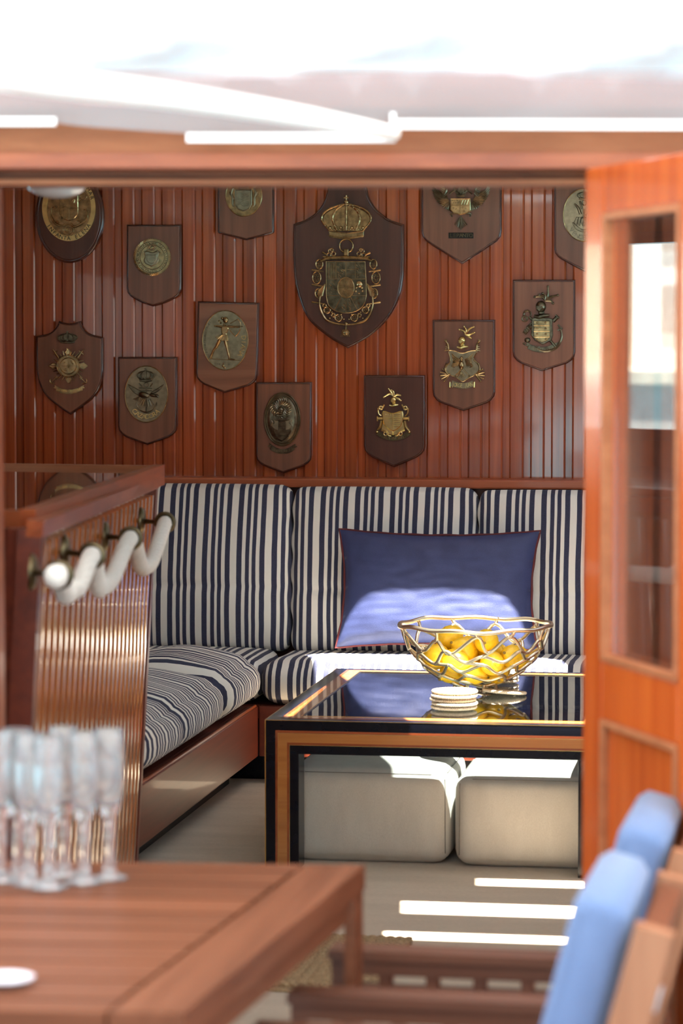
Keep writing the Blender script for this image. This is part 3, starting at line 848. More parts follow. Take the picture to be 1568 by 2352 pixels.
# navy pillow
pw_, ph_ = .318, .188
pil = thing('navy_pillow', 'plump navy linen pillow with burgundy edging, leaning on striped cushions', 'pillow', (-1.076, 8.885, .39))
pm = Matrix.Translation((-1.076, 8.893, .588)) @ Matrix.Rotation(math.radians(-11), 4, 'X')
def pil_pt(u, v, s):
    ex = 1 - .075 * (1 - v * v); ez = 1 - .10 * (1 - u * u)
    t = (max(0, 1 - u ** 4) * max(0, 1 - v ** 4)) ** .55
    th = .060 * t * (1 - .25 * (v * .5 + .5)) + .0025
    wr = .0030 * noise.noise(Vector((u * 5, v * 9, s * 3))) * t
    return pm @ Vector((u * pw_ * ex, s * (th + wr), v * ph_ * ez))
G = 44; mb = MB()
for s in (-1, 1):
    vs = [pil_pt(-1 + 2 * i / G, -1 + 2 * j / G, s) for i in range(G + 1) for j in range(G + 1)]
    mb.add(vs, [(i * (G + 1) + j, (i + 1) * (G + 1) + j, (i + 1) * (G + 1) + j + 1, i * (G + 1) + j + 1) for i in range(G) for j in range(G)])
rimp = [(-1 + 2 * i / 30, -1) for i in range(30)] + [(1, -1 + 2 * i / 20) for i in range(20)] + [(1 - 2 * i / 30, 1) for i in range(30)] + [(-1, 1 - 2 * i / 20) for i in range(20)]
rp = [(pil_pt(u, v, 1) + pil_pt(u, v, -1)) / 2 for u, v in rimp]
n_ = len(rp)
mb.add([pil_pt(u, v, 1) for u, v in rimp] + [pil_pt(u, v, -1) for u, v in rimp], [(i, (i + 1) % n_, (i + 1) % n_ + n_, i + n_) for i in range(n_)])
mb.build('pillow_body', M['pillow'], pil, smooth=80)
ctr = pm @ Vector((0, 0, 0))
rp2 = [p + (p - ctr).normalized() * (.003 + .0012 * math.sin(i * 1.3)) for i, p in enumerate(rp)]
MB().tube(rp2, .0038, 7, True).build('burgundy_edging', M['piping'], pil)

# ------------------------------------------------------------------ glass-topped table
TX0, TX1, TY0, TY1, TZ = -1.318, -.421, 7.19, 8.384, .39
FW_ = .088
tb = thing('glass_table', 'low black and ochre framed table with inset smoked glass top', 'table', ((TX0 + TX1) / 2, (TY0 + TY1) / 2, 0))
fr = MB()
for x in (TX0, TX1 - FW_):
    for y in (TY0, TY1 - FW_):
        MB().cbox((x, y, 0), (x + FW_, y + FW_, TZ - FW_), .0015).build('leg', M['black'], tb)
for y in (TY0, TY1 - FW_): MB().cbox((TX0, y, TZ - FW_), (TX1, y + FW_, TZ), .0015).build('rail', M['black'], tb)
for x in (TX0, TX1 - FW_): MB().cbox((x, TY0 + FW_, TZ - FW_), (x + FW_, TY1 - FW_, TZ), .0015).build('rail', M['black'], tb)
def uband(a, b, t):
    """band round the front: up one leg, along the rail, down the other"""
    mb = MB(); o = [(TX0 + a, 0.0), (TX0 + a, TZ - a), (TX1 - a, TZ - a), (TX1 - a, 0.0)]; i = [(TX0 + b, 0.0), (TX0 + b, TZ - b), (TX1 - b, TZ - b), (TX1 - b, 0.0)]
    for k in range(3):
        q = [o[k], o[k + 1], i[k + 1], i[k]]
        mb.hexa([Vector((x, TY0 - t, z)) for x, z in q], [Vector((x, TY0 + .002, z)) for x, z in q])
    return mb
def sband(a, b, t):
    """the same on the table's left side"""
    mb = MB(); o = [(TY0 + a, 0.0), (TY0 + a, TZ - a), (TY1 - a, TZ - a), (TY1 - a, 0.0)]; i = [(TY0 + b, 0.0), (TY0 + b, TZ - b), (TY1 - b, TZ - b), (TY1 - b, 0.0)]
    for k in range(3):
        q = [o[k], o[k + 1], i[k + 1], i[k]]
        mb.hexa([Vector((TX0 - t, y, z)) for y, z in q], [Vector((TX0 + .002, y, z)) for y, z in q])
    return mb
def tband(a, b, t):
    mb = MB(); o = [(TX0 + a, TY0 + a), (TX1 - a, TY0 + a), (TX1 - a, TY1 - a), (TX0 + a, TY1 - a)]; i = [(TX0 + b, TY0 + b), (TX1 - b, TY0 + b), (TX1 - b, TY1 - b), (TX0 + b, TY1 - b)]
    for k in range(4):
        q = [o[k], o[(k + 1) % 4], i[(k + 1) % 4], i[k]]
        mb.hexa([Vector((x, y, TZ - .002)) for x, y in q], [Vector((x, y, TZ + t)) for x, y in q])
    return mb
for f in (uband, sband):
    f(.027, .033, .0008).build('rust_line', M['rust'], tb, smooth=0)
    f(.0345, .058, .0022).build('ochre_band', M['ochre'], tb, smooth=0)
    f(.0332, .0345, .0028).build('brass_line', M['goldline'], tb, smooth=0)
    f(.058, .0635, .0008).build('rust_line', M['rust'], tb, smooth=0)
    f(.0635, .0648, .0024).build('brass_line', M['goldline'], tb, smooth=0)
    f(.0, .0012, .0010).build('brass_line', M['goldline'], tb, smooth=0)
tband(.036, .046, .0006).build('rust_line', M['rust'], tb, smooth=0)
tband(.046, .082, .0008).build('ochre_band', M['ochre'], tb, smooth=0)
tband(.0805, .083, .0014).build('brass_line', M['goldline'], tb, smooth=0)
MB().box((TX0 + FW_ - .001, TY0 + FW_ - .001, TZ - .008), (TX1 - FW_ + .001, TY1 - FW_ + .001, TZ - .001)).build('glass_top', M['tglass'], tb, smooth=0)

# ottomans under the table
def ottoman(c, size, label):
    t = thing('ottoman', label, 'ottoman', (c[0], c[1], 0))
    o = puffed(size, .035, (.008, .008, .010), (20, 20, 14)).build('upholstery', M['otto'], org=(0, 0, 0), smooth=70)
    o.parent = t; o.location = (0, 0, size[2] / 2 + .004)
    hx, hy, hz = size[0] / 2 - .008, size[1] / 2 - .008, size[2] / 2
    zt = size[2] - .006
    for sgn in (1,):
        cs = [(-hx, -hy), (hx, -hy), (hx, hy), (-hx, hy)]
        pts = []
        for k in range(4):
            a = Vector((*cs[k], zt)); b2_ = Vector((*cs[(k + 1) % 4], zt))
            for q in range(6): pts.append(a + (b2_ - a) * ((q + .6) / 6.2) * 1.0)
        ORG[t.name] = Vector((0, 0, 0))
        MB().tube([p for p in pts], .0011, 6, True).build('seam', M['otseam'], t)
        for cx_, cy_ in ((hx, -hy), (-hx, -hy)):
            MB().tube([Vector((cx_ * .985, cy_ * .985, zt - .012)), Vector((cx_ * .995, cy_ * .995, .03))], .0016, 6).build('seam', M['otseam'], t)
    return t
ottoman((-1.068, 7.520), (.425, .41, .243), 'grey beige cube ottoman under the left half of the glass table')
ottoman((-.626, 7.500), (.418, .41, .236), 'grey beige cube ottoman under the right half of the glass table')
# ------------------------------------------------------------------ gold openwork bowl of lemons
bc = P_z(1091, 1588, TZ); bc.z = TZ + .0012
BP = [(.050, .020), (.092, .034), (.134, .060), (.166, .092), (.190, .128), (.206, .164), (.212, .186)]
def brad(z):
    for (r0, z0), (r1, z1) in zip(BP, BP[1:]):
        if z <= z1: return r0 + (r1 - r0) * max(0, (z - z0)) / (z1 - z0)
    return BP[-1][0]
bowl = thing('openwork_bowl', 'gold metal openwork bowl of irregular cells holding lemons', 'bowl', bc)
rnd = random.Random(4)
rowsz = [(.024, 6), (.046, 8), (.074, 10), (.108, 11), (.146, 11)]
# honeycomb-like net: each row a zigzag ring, joined to the next by short uprights
net = MB(); nodes = []
def bpt(a, z): r = brad(z); return bc + Vector((r * math.cos(a), r * math.sin(a), z))
rings_ = []
for k, (z, n) in enumerate(rowsz):
    ring = []
    for i in range(2 * n):
        dz = (.007 + .09 * (z - .02)) * (1 if i % 2 else -1) * (.45 + 1.0 * rnd.random())
        a = 2 * PI * (i + .5 * (rnd.random() - .5)) / (2 * n) + k * .41
        ring.append((a, max(.012, z + dz)))
    rings_.append(ring)
    pts = catmull([bpt(a, zz) for a, zz in ring], 5, True)
    net.tube(pts, .0050, 7, True)
for k in range(len(rowsz)):
    low = rings_[k]
    for i in range(1, len(low), 2):
        a, z = low[i]
        if k + 1 < len(rowsz):
            tgt = min(((abs((b - a + PI) % (2 * PI) - PI), b, zz) for j, (b, zz) in enumerate(rings_[k + 1]) if j % 2 == 0))
            b, zz = tgt[1], tgt[2]
        else: b, zz = a + .10 * (rnd.random() - .5), .186
        d = (b - a + PI) % (2 * PI) - PI
        pts = [bpt(a + d * t + .012 * math.sin(PI * t) * (1 if i % 4 == 1 else -1), z + (zz - z) * t) for t in (0, .25, .5, .75, 1)]
        net.tube(pts, [.0060, .0050, .0046, .0050, .0060], 7)
net.build('lattice', M['gold'], bowl, smooth=60)
rimp = [bpt(2 * PI * i / 60, .186) + Vector((0, 0, .0025 * math.sin(i * .9) + .002 * math.sin(i * .37))) for i in range(60)]
MB().tube(rimp, .0062, 8, True).build('rim', M['gold'], bowl, smooth=60)
for k in range(4):
    a = .5 + k * PI / 2
    p0 = bpt(a, .024); p1 = bc + Vector((.062 * math.cos(a), .062 * math.sin(a), .001))
    MB().tube([p0, (p0 + p1) / 2, p1], [.005, .0045, .006], 8).build('foot', M['gold'], bowl)
# lemons, settled against one another and the bowl
lem = thing('lemon', 'ripe yellow lemon heaped in the gold openwork bowl', 'lemon', (0, 0, 0), 'lemons in the gold bowl')
ORG[lem.name] = Vector((0, 0, 0))
prof = [(.0, -.0395), (.004, -.0385), (.006, -.0345), (.013, -.0305), (.0215, -.0215), (.0268, -.009), (.0280, .002), (.0255, .014), (.0195, .0245), (.011, .0315), (.0055, .0355), (.0035, .0395), (.0, .0402)]
prof = [(r * 1.22, z * 1.18) for r, z in prof]
lb = MB().lathe(prof, 18); lb.build('fruit', M['lemon'], lem, smooth=80)
MB().lathe([(.0, -.0505), (.004, -.050), (.0042, -.045), (.0, -.044)], 8).build('stem_end', M['stem'], lem)
sp = []
lr = random.Random(12)
for k, (n, rad, z) in enumerate(((3, .040, .060), (6, .095, .090), (6, .120, .132), (3, .05, .125), (2, .04, .165))):
    for i in range(n):
        a = 2 * PI * i / n + k * .7
        sp.append(Vector((rad * math.cos(a), rad * math.sin(a), z)))
for it in range(400):
    for i in range(len(sp)):
        sp[i].z -= .0003
        for j in range(i):
            d = sp[i] - sp[j]; L = d.length
            if L < .0695 and L > 1e-6:
                c = d / L * (.0695 - L) * .5; sp[i] += c; sp[j] -= c
        r = math.hypot(sp[i].x, sp[i].y); lim = brad(max(.02, sp[i].z - .012)) - .043
        if r > lim: sp[i].x *= lim / r; sp[i].y *= lim / r
        if sp[i].z < .060: sp[i].z = .060
first = True
for p in sp:
    rot = (lr.uniform(1.0, 2.1), lr.uniform(-.5, .5), lr.uniform(0, 6.28))
    if first: lem.location = bc + p; lem.rotation_euler = rot; first = False
    else: copy_tree(lem, bc + p, rot)

# woven coasters
def coaster(label):
    t = thing('woven_coaster', label, 'coaster', (0, 0, 0)); ORG[t.name] = Vector((0, 0, 0))
    mb = MB(); pts = []
    for i in range(260):
        a = i * .22; r = .006 + .0485 * i / 260
        pts.append(Vector((r * math.cos(a), r * math.sin(a), .0045 + .0009 * math.sin(i * 2.1))))
    mb.tube(pts, .0035, 6); mb.build('spiral_braid', M['raffia'], t, smooth=60)
    for s in range(2):
        rp = []
        for i in range(180):
            a = 2 * PI * i / 180; w = 34 * a + s * PI
            rp.append(Vector(((.0575 + .0022 * math.cos(w)) * math.cos(a), (.0575 + .0022 * math.cos(w)) * math.sin(a), .0052 + .0022 * math.sin(w))))
        MB().tube(rp, .0026, 6, True).build('braided_rim', M['raffia'], t, smooth=60)
    return t
cc = P_z(1042, 1629, TZ); cz = TZ + .0018
co = coaster('round braided raffia coaster in the stack before the gold bowl')
co['group'] = 'stacked raffia coasters'
co.location = (cc.x, cc.y, cz)
for k in range(1, 5):
    copy_tree(co, (cc.x + .003 * math.sin(k * 2.2), cc.y + .003 * math.cos(k * 3), cz + k * .0102), (0, 0, k * 1.1))
c2 = P_z(1158, 1596, TZ)
c = copy_tree(co, (c2.x, c2.y, cz + .002), (math.radians(-3), math.radians(5), .4), 'single raffia coaster lying by itself right of the bowl foot'); del c['group']
c3 = P_z(1150, 1577, TZ)
for k in range(3):
    c = copy_tree(co, (c3.x - .02, c3.y + .10, cz + k * .0102), (0, 0, k * .8), 'raffia coaster in the low pile behind the gold bowl')
    c['group'] = 'coasters piled behind the bowl'

# ------------------------------------------------------------------ cockpit table
DZ = .60
tA = P_z(838, 1987, DZ); tB = P_z(432, 2318, DZ); tL = P_z(-330, 1973, DZ)
tv = (tB - tA).normalized(); tu = (tL - tA).normalized()
Lv = (tB - tA).length + .02; Lu = (tL - tA).length
dt = thing('teak_deck_table', 'teak slatted cockpit table with framed top, close to the camera', 'table', (tA + tu * Lu / 2 + tv * Lv / 2) * 1.0)
dt.location.z = -.12; ORG[dt.name] = Vector(dt.location)
def tq(mb, u0, u1, v0, v1, z0, z1, mit=None):
    def p(u, v, z): q = tA + tu * u + tv * v; return Vector((q.x, q.y, z))
    return mb.hexa([p(u0, v0, z0), p(u1, v0, z0), p(u1, v1, z0), p(u0, v1, z0)], [p(u0, v0, z1), p(u1, v0, z1), p(u1, v1, z1), p(u0, v1, z1)])
BW = .085
tq(MB(), 0, BW, 0, Lv, DZ - .035, DZ).build('border_plank', M['teaky'], dt, smooth=0)
tq(MB(), BW + .004, Lu, 0, .055, DZ - .035, DZ).build('border_plank', M['teak'], dt, smooth=0)
tq(MB(), BW + .004, Lu, Lv - .055, Lv, DZ - .035, DZ).build('border_plank', M['teak'], dt, smooth=0)
v = .060; k = 0
nb = 8; bwid = (Lv - .118) / nb
for k in range(nb):
    tq(MB(), BW + .009, Lu, .0595 + k * bwid, .0595 + (k + 1) * bwid - .009, DZ - .030, DZ - .001).build('plank', M['teak'], dt, smooth=0)
tq(MB(), BW + .004, Lu, .0556, Lv - .056, DZ - .034, DZ - .0305).build('backing_board', M['teakd'], dt, smooth=0)
tq(MB(), .012, .032, .02, Lv - .02, DZ - .072, DZ - .036).build('apron', M['teaky'], dt, smooth=0)
tq(MB(), .04, Lu - .02, .012, .032, DZ - .095, DZ - .036).build('apron', M['teak'], dt, smooth=0)
for (u, v, w_) in ((.002, .004, .016), (.002, Lv - .056, .016), (Lu - .07, .004, .05), (Lu - .07, Lv - .056, .05)):
    tq(MB(), u, u + w_, v, v + .05, -.12, DZ - .036).build('leg', M['teak'], dt, smooth=0)

# champagne flutes
fl = thing('champagne_flute', 'empty clear champagne flute standing in the cluster on the teak table', 'glass', (0, 0, 0), 'champagne flutes on the deck table')
ORG[fl.name] = Vector((0, 0, 0))
MB().lathe([(.0, .0008), (.026, .0008), (.0262, .0022), (.018, .0045), (.010, .008), (.0082, .016), (.0074, .05), (.0078, .083), (.0095, .090)], 28, None, True, True).build('foot_and_stem', M['crystal'], fl, smooth=60)
MB().lathe([(.0, .0905), (.0095, .0905), (.0135, .099), (.0185, .114), (.0212, .135), (.0218, .165), (.0208, .212), (.0199, .2125), (.0202, .165), (.0196, .137), (.017, .121), (.0115, .108), (.0, .103)], 28).build('bowl', M['crystal'], fl, smooth=60)
spots = [(41, 2018), (70, 2032), (113, 2040), (148, 2012), (193, 2028), (251, 2018), (2, 2024)]
for k, s in enumerate(spots):
    p = P_z(s[0], s[1], DZ); p.z = DZ + .0004
    if k == 0: fl.location = p
    else: copy_tree(fl, p, (0, 0, k))
sc = P_z(12, 2262, DZ)
sa = thing('white_saucer', 'small white saucer at the edge of the teak table', 'saucer', (sc.x, sc.y, DZ))
ORG[sa.name] = Vector((0, 0, 0))
MB().lathe([(0, .0005), (.016, .0005), (.018, .002), (.030, .006), (.0345, .0085), (.035, .0095), (.0335, .0092), (.026, .0062), (.016, .0045), (0, .004)], 32).build('dish', M['china'], sa, smooth=60)
MB().lathe([(.0155, .0044), (.0165, .0055), (.0175, .0050)], 32).build('well_ring', M['china'], sa)

# ------------------------------------------------------------------ deck chairs with blue cushions
CA = math.radians(10.9)                                     # the chairs stand square to the cockpit
CF = FH * math.cos(CA) + RIGHT * math.sin(CA); CR = RIGHT * math.cos(CA) - FH * math.sin(CA)
def cf(o, r, f, z): return o + CR * r + CF * f + Vector((0, 0, z))
def deck_chair(px, py, d, label):
    P = P_d(px, py, d)                                      # near top corner of the back cushion
    base = Vector((P.x, P.y, -.12))
    t = thing('deck_chair', label, 'chair', cf(base, -.15, .17, 0), 'cushioned deck chairs beside the table')
    zt = P.z + .12
    dn = Vector((-.255, 0, -.967)); th = Vector((.967, 0, -.255))
    def q(a, b_, f): v_ = dn * a + th * b_; return cf(base, v_.x, f, zt + v_.z)
    W = .335
    # back cushion: soft slab
    mb = MB(); rings = []
    sec = []
    T, Ln = .066, .44
    for (a, b_) in ((.012, 0), (.0, .012), (0, T - .014), (.014, T), (Ln - .014, T), (Ln, T - .014), (Ln, .014), (Ln - .014, 0)):
        sec.append((a, b_))
    for f, ins in ((0, .012), (.006, .004), (.016, 0), (W - .016, 0), (W - .006, .004), (W, .012)):
        rings.append([q(a + (ins if a < Ln / 2 else -ins), b_ + (ins if b_ < T / 2 else -ins), f) for a, b_ in sec])
    mb.loft(rings).build('back_cushion', M['chairblue'], t, smooth=50)
    # frame
    def beam(mb, a0, a1, b0, b1, f0, f1):
        return mb.hexa([q(a0, b0, f0), q(a1, b0, f0), q(a1, b1, f0), q(a0, b1, f0)], [q(a0, b0, f1), q(a1, b0, f1), q(a1, b1, f1), q(a0, b1, f1)])
    for f in (-.012, W - .02):
        beam(MB(), .012, .80, T + .010, T + .056, f, f + .03).build('post', M['teakz'], t, smooth=0)
    beam(MB(), .02, .075, T + .018, T + .046, .02, W - .022).build('top_rail', M['teaky'], t, smooth=0)
    beam(MB(), .40, .45, T + .018, T + .046, .02, W - .022).build('lower_rail', M['teaky'], t, smooth=0)
    for k in range(5):
        f = .045 + k * .055
        beam(MB(), .076, .399, T + .024, T + .040, f, f + .032).build('back_slat', M['teakz'], t, smooth=0)
    # hinge plate
    beam(MB(), .075, .105, T + .0565, T + .060, -.008, .014).build('hinge', M['steel'], t, smooth=0)
    zs = .30
    s0 = q(.42, T, 0)
    for f in (0.0, W - .03):
        mb = MB(); a = cf(base, -.46, f, zs - .03); b_ = cf(base, .02, f, zs - .06)
        u = Vector((0, 0, .045)); w = CF * .03
        mb.hexa([a, b_, b_ + u, a + u], [a + w, b_ + w, b_ + u + w, a + u + w]).build('seat_rail', M['teak'], t, smooth=0)
        mb = MB(); a = cf(base, -.45, f, 0); b_ = cf(base, -.40, f, 0); h = Vector((0, 0, zs - .03))
        mb.hexa([a, b_, b_ + w, a + w], [a + h, b_ + h, b_ + w + h, a + w + h]).build('leg', M['teakz'], t, smooth=0)
    for k in range(6):
        mb = MB(); a = cf(base, -.45 + k * .062, 0, zs + .016); w = CR * .05; f_ = CF * W; h = Vector((0, 0, .012))
        mb.hexa([a, a + w, a + w + f_, a + f_], [a + h, a + w + h, a + w + f_ + h, a + f_ + h]).build('seat_slat', M['teaky'], t, smooth=0)
    za = .585
    for f in (0.0, W - .045):
        def arm(mb, r0, r1, z0, z1, f0, f1):
            a = [cf(base, r0, f0, z0), cf(base, r1, f0, z0), cf(base, r1, f0, z1), cf(base, r0, f0, z1)]
            return mb.hexa(a, [p + CF * (f1 - f0) for p in a])
        arm(MB(), -.455, .03, za - .014, za, f - .004, f + .055).build('armrest', M['teakd'], t, smooth=0)
        arm(MB(), -.45, .02, za - .036, za - .0145, f, f + .03).build('arm_rail', M['teakd'], t, smooth=0)
        arm(MB(), -.45, .0, za - .098, za - .053, f, f + .03).build('lower_arm_rail', M['teak'], t, smooth=0)
        for k in range(7):
            arm(MB(), -.45 + k * .070, -.432 + k * .070, za - .053, za - .036, f + .002, f + .028).build('arm_spindle', M['teakd'], t, smooth=0)
        arm(MB(), -.45, -.41, zs - .03, za - .098, f, f + .03).build('arm_post', M['teakz'], t, smooth=0)
    return t
deck_chair(1321, 2054, 3.28, 'teak deck chair with blue back cushion, hinge plate on its post')
deck_chair(1424, 1893, 3.77, 'teak deck chair with blue back cushion, next to the varnished door')

# jute mat just inside the entrance
mr = P_z(946, 2169, 0)
jm = thing('jute_mat', 'brown braided jute doormat lying on the sand carpet', 'mat', (mr.x - .3, mr.y - .25, 0))
br = None
MB().cbox((mr.x - .60, mr.y - .52, .0005), (mr.x - .004, mr.y - .004, .008), .003).build('backing', M['jute'], jm)
for k in range(26):
    if br is None:
        mb = MB()
        for s in range(2):
            pts = [Vector((mr.x - .61 + i * .0061, mr.y - .008 + .0035 * math.cos(i * .9 + s * PI), .012 + .003 * math.sin(i * .9 + s * PI))) for i in range(101)]
            mb.tube(pts, .0058, 6)
        br = mb.build('braid', M['jute'], jm, smooth=60); b0 = br.location.copy()
    else: br = piece(br, jm, b0 + Vector((.002 * math.sin(k * 2.3), -.0195 * k, 0)))

# ceiling lamp just inside the entrance
lp = P_d(130, 456, 5.25)
cl = thing('ceiling_lamp', 'white opal dome lamp under the entrance ceiling', 'lamp', (lp.x, lp.y, 1.735))
mt = Matrix.Translation((lp.x, lp.y, lp.z))
MB().lathe([(.0, .0), (.018, .0012), (.036, .006), (.048, .013), (.0555, .022), (.0575, .032), (.052, .040), (.0, .041)], 36, mt).build('opal_dome', M['opal'], cl, smooth=60)
MB().lathe([(.0695, .030), (.062, .034), (.062, .050), (.05, .055), (.02, .056), (.02, 1.7345 - lp.z), (.0, 1.7345 - lp.z)], 36, mt).build('lamp_base', M['steel'], cl, smooth=60)
# ------------------------------------------------------------------ carved plaques with cast emblems
US = 1 / 700.0                                    # one photo pixel on the wall, in metres
HF = 12.0                                         # board thickness in those units
YF = YW - HF * US
def WP(x, y, h):
    p = P_y(x, y, YF); return Vector((p.x, YF - h * US, p.z))
def area2(o): return sum(a[0] * b[1] - b[0] * a[1] for a, b in zip(o, o[1:] + o[:1]))
def inset(o, d):
    s = 1 if area2(o) > 0 else -1; n = len(o); out = []
    for i in range(n):
        a, b, c = o[i - 1], o[i], o[(i + 1) % n]
        e1 = Vector((b[0] - a[0], b[1] - a[1])); e2 = Vector((c[0] - b[0], c[1] - b[1]))
        if e1.length < 1e-6: e1 = e2.copy()
        if e2.length < 1e-6: e2 = e1.copy()
        e1.normalize(); e2.normalize()
        n1 = Vector((-e1.y, e1.x)) * s; n2 = Vector((-e2.y, e2.x)) * s
        m = n1 + n2; L = m.length
        m = n1 if L < .2 else m / L
        k = 1 / max(.45, m.dot(n1))
        out.append((b[0] + m.x * d * k, b[1] + m.y * d * k))
    return out
def smooth2(pts, n=6, closed=False):
    return [(p.x, p.y) for p in catmull([Vector((a, b, 0)) for a, b in pts], n, closed)]
def ell(cx, cy, rx, ry, n=40, a0=0, a1=2 * PI, end=False):
    m = n + 1 if end else n
    return [(cx + rx * math.cos(a0 + (a1 - a0) * i / n), cy + ry * math.sin(a0 + (a1 - a0) * i / n)) for i in range(m)]
_glyph = {}
def glyph(ch):
    if ch not in _glyph:
        cu = bpy.data.curves.new('g', 'FONT'); cu.body = ch; cu.align_x = 'CENTER'; cu.align_y = 'CENTER'; cu.resolution_u = 2
        ob = bpy.data.objects.new('g', cu); COL.objects.link(ob)
        bpy.context.view_layer.update()
        me = bpy.data.meshes.new_from_object(ob.evaluated_get(bpy.context.evaluated_depsgraph_get()))
        _glyph[ch] = ([(v.co.x, v.co.y) for v in me.vertices], [tuple(p.vertices) for p in me.polygons])
        bpy.data.objects.remove(ob, do_unlink=True); bpy.data.curves.remove(cu); bpy.data.meshes.remove(me)
    return _glyph[ch]
class Relief(MB):
    def poly(s, o, h0, h1, bev=1.0):
        r = [[WP(x, y, h0) for x, y in o], [WP(x, y, max(h0, h1 - bev)) for x, y in o], [WP(x, y, h1) for x, y in inset(o, bev)]]
        s.loft(r, False, True); return s
    def disc(s, cx, cy, rx, ry, h0, h1, bev=1.5, n=44): return s.poly(ell(cx, cy, rx, ry, n), h0, h1, bev)
    def dome(s, cx, cy, rx, ry, h0, h, n=16, ang=0):
        rings = []; ca, sa = math.cos(ang), math.sin(ang)
        for k in range(5):
            a = PI / 2 * k / 4.2; f = math.cos(a)
            rings.append([WP(cx + f * (rx * math.cos(t) * ca - ry * math.sin(t) * sa), cy + f * (rx * math.cos(t) * sa + ry * math.sin(t) * ca), h0 + h * math.sin(a)) for t in [2 * PI * i / n for i in range(n)]])
        s.loft(rings, False, True); return s
    def tb(s, pts, r, h, seg=7, closed=False, sm=0):
        if sm: pts = smooth2(pts, sm, closed)
        rr = r
        if isinstance(r, (list, tuple)):
            m = len(pts); k = len(r) - 1
            rr = []
            for i in range(m):
                t = i / max(1, m - 1) * k; j = min(k - 1, int(t)); rr.append((r[j] + (r[j + 1] - r[j]) * (t - j)) * US)
        else: rr = r * US
        hh = h if isinstance(h, (list, tuple)) else [h] * len(pts)
        s.tube([WP(x, y, q) for (x, y), q in zip(pts, hh)], rr, seg, closed); return s
    def ring(s, cx, cy, rx, ry, r, h, n=48): return s.tb(ell(cx, cy, rx, ry, n), r, h, 8, True)
    def bead(s, x, y, r, h): return s.dome(x, y, r, r, h, r, 8)
    def beads(s, pts, r, h):
        for x, y in pts: s.bead(x, y, r, h)
        return s
    def ropering(s, cx, cy, rx, ry, r, h, n=60):
        for i in range(n):
            a = 2 * PI * i / n; b = a + 2 * PI / n * 1.3
            s.tb([(cx + (rx - r) * math.cos(a), cy + (ry - r) * math.sin(a)), (cx + (rx + r) * math.cos(b), cy + (ry + r) * math.sin(b))], r * .55, h, 5)
        return s
    def text(s, string, cx, cy, size, h, depth=1.6, gap=.72, arc=None, a_mid=PI / 2, flip=False, sx=1.0):
        """straight text, or along an ellipse arc=(cx,cy,rx,ry); angles measured clockwise from right, down = pi/2"""
        n = len(string)
        for i, ch in enumerate(string):
            if ch == ' ': continue
            vs, fs = glyph(ch); off = (i - (n - 1) / 2) * size * gap
            if arc:
                ex, ey, rx, ry = arc; a = a_mid - off / ((rx + ry) / 2) if not flip else a_mid + off / ((rx + ry) / 2)
                px, py = ex + rx * math.cos(a), ey + ry * math.sin(a)
                rot = (a - PI / 2) if not flip else (a + PI / 2)
            else: px, py, rot = cx + off, cy, 0
            c, q = math.cos(rot), math.sin(rot)
            def mp(x, y): x *= size * sx; y *= -size; return (px + x * c - y * q, py + x * q + y * c)
            pts = [mp(x, y) for x, y in vs]; k = len(s.v)
            s.add([WP(x, y, h + depth) for x, y in pts], fs)
            ed = {}
            for f in fs:
                for a_, b_ in zip(f, f[1:] + f[:1]):
                    key = (min(a_, b_), max(a_, b_)); ed[key] = ed.get(key, 0) + 1
            s.add([WP(x, y, h + depth) for x, y in pts] + [WP(x, y, h) for x, y in pts], [(a_, b_, b_ + len(pts), a_ + len(pts)) for (a_, b_), c_ in ed.items() if c_ == 1])
        return s
    def marks(s, n, size, h, arc, a_mid, span, seed=1):
        """worn lettering too fine to read: little upright and slanting strokes along an arc"""
        g = random.Random(seed); ex, ey, rx, ry = arc
        for i in range(n):
            a = a_mid + span * ((i + .5) / n - .5); q = size * .5
            for k in range(2):
                a1 = a + g.uniform(-.3, .3) * span / n; a2 = a1 + g.uniform(-.45, .45) * span / n
                r1, r2 = (-q, q) if k == 0 else (g.choice((-q, 0, q)), g.choice((-q, 0, q)) + .4)
                s.tb([(ex + (rx + r1) * math.cos(a1), ey + (ry + r1) * math.sin(a1)), (ex + (rx + r2) * math.cos(a2), ey + (ry + r2) * math.sin(a2))], .55, h, 5)
        return s
    def ribbon(s, pts, w, h0, h1, sm=6, tails=True):
        c = smooth2(pts, sm); up = []; dn = []
        for i, p in enumerate(c):
            a = c[max(0, i - 1)]; b = c[min(len(c) - 1, i + 1)]
            t = Vector((b[0] - a[0], b[1] - a[1])).normalized(); nx, ny = -t.y * w, t.x * w
            up.append((p[0] - nx, p[1] - ny)); dn.append((p[0] + nx, p[1] + ny))
        s.poly(up + dn[::-1], h0, h1, .8)
        s.tb(up, .7, h1, 5); s.tb(dn, .7, h1, 5)
        if tails:
            for e, q in ((c[0], c[1]), (c[-1], c[-2])):
                t = Vector((e[0] - q[0], e[1] - q[1])).normalized(); k = w * 1.9
                b0 = (e[0] - t.x * w * .4, e[1] - t.y * w * .4 - w * .5)
                o = [(b0[0] - t.y * w * .8, b0[1] + t.x * w * .8), (b0[0] + t.x * k - t.y * w * .8, b0[1] + t.y * k + t.x * w * .8), (b0[0] + t.x * k * .6, b0[1] + t.y * k * .6), (b0[0] + t.x * k + t.y * w * .8, b0[1] + t.y * k - t.x * w * .8), (b0[0] + t.y * w * .8, b0[1] - t.x * w * .8)]
                s.poly(o, h0 - 1 if h0 > 1 else h0, h1 - 1, .5)
        return s
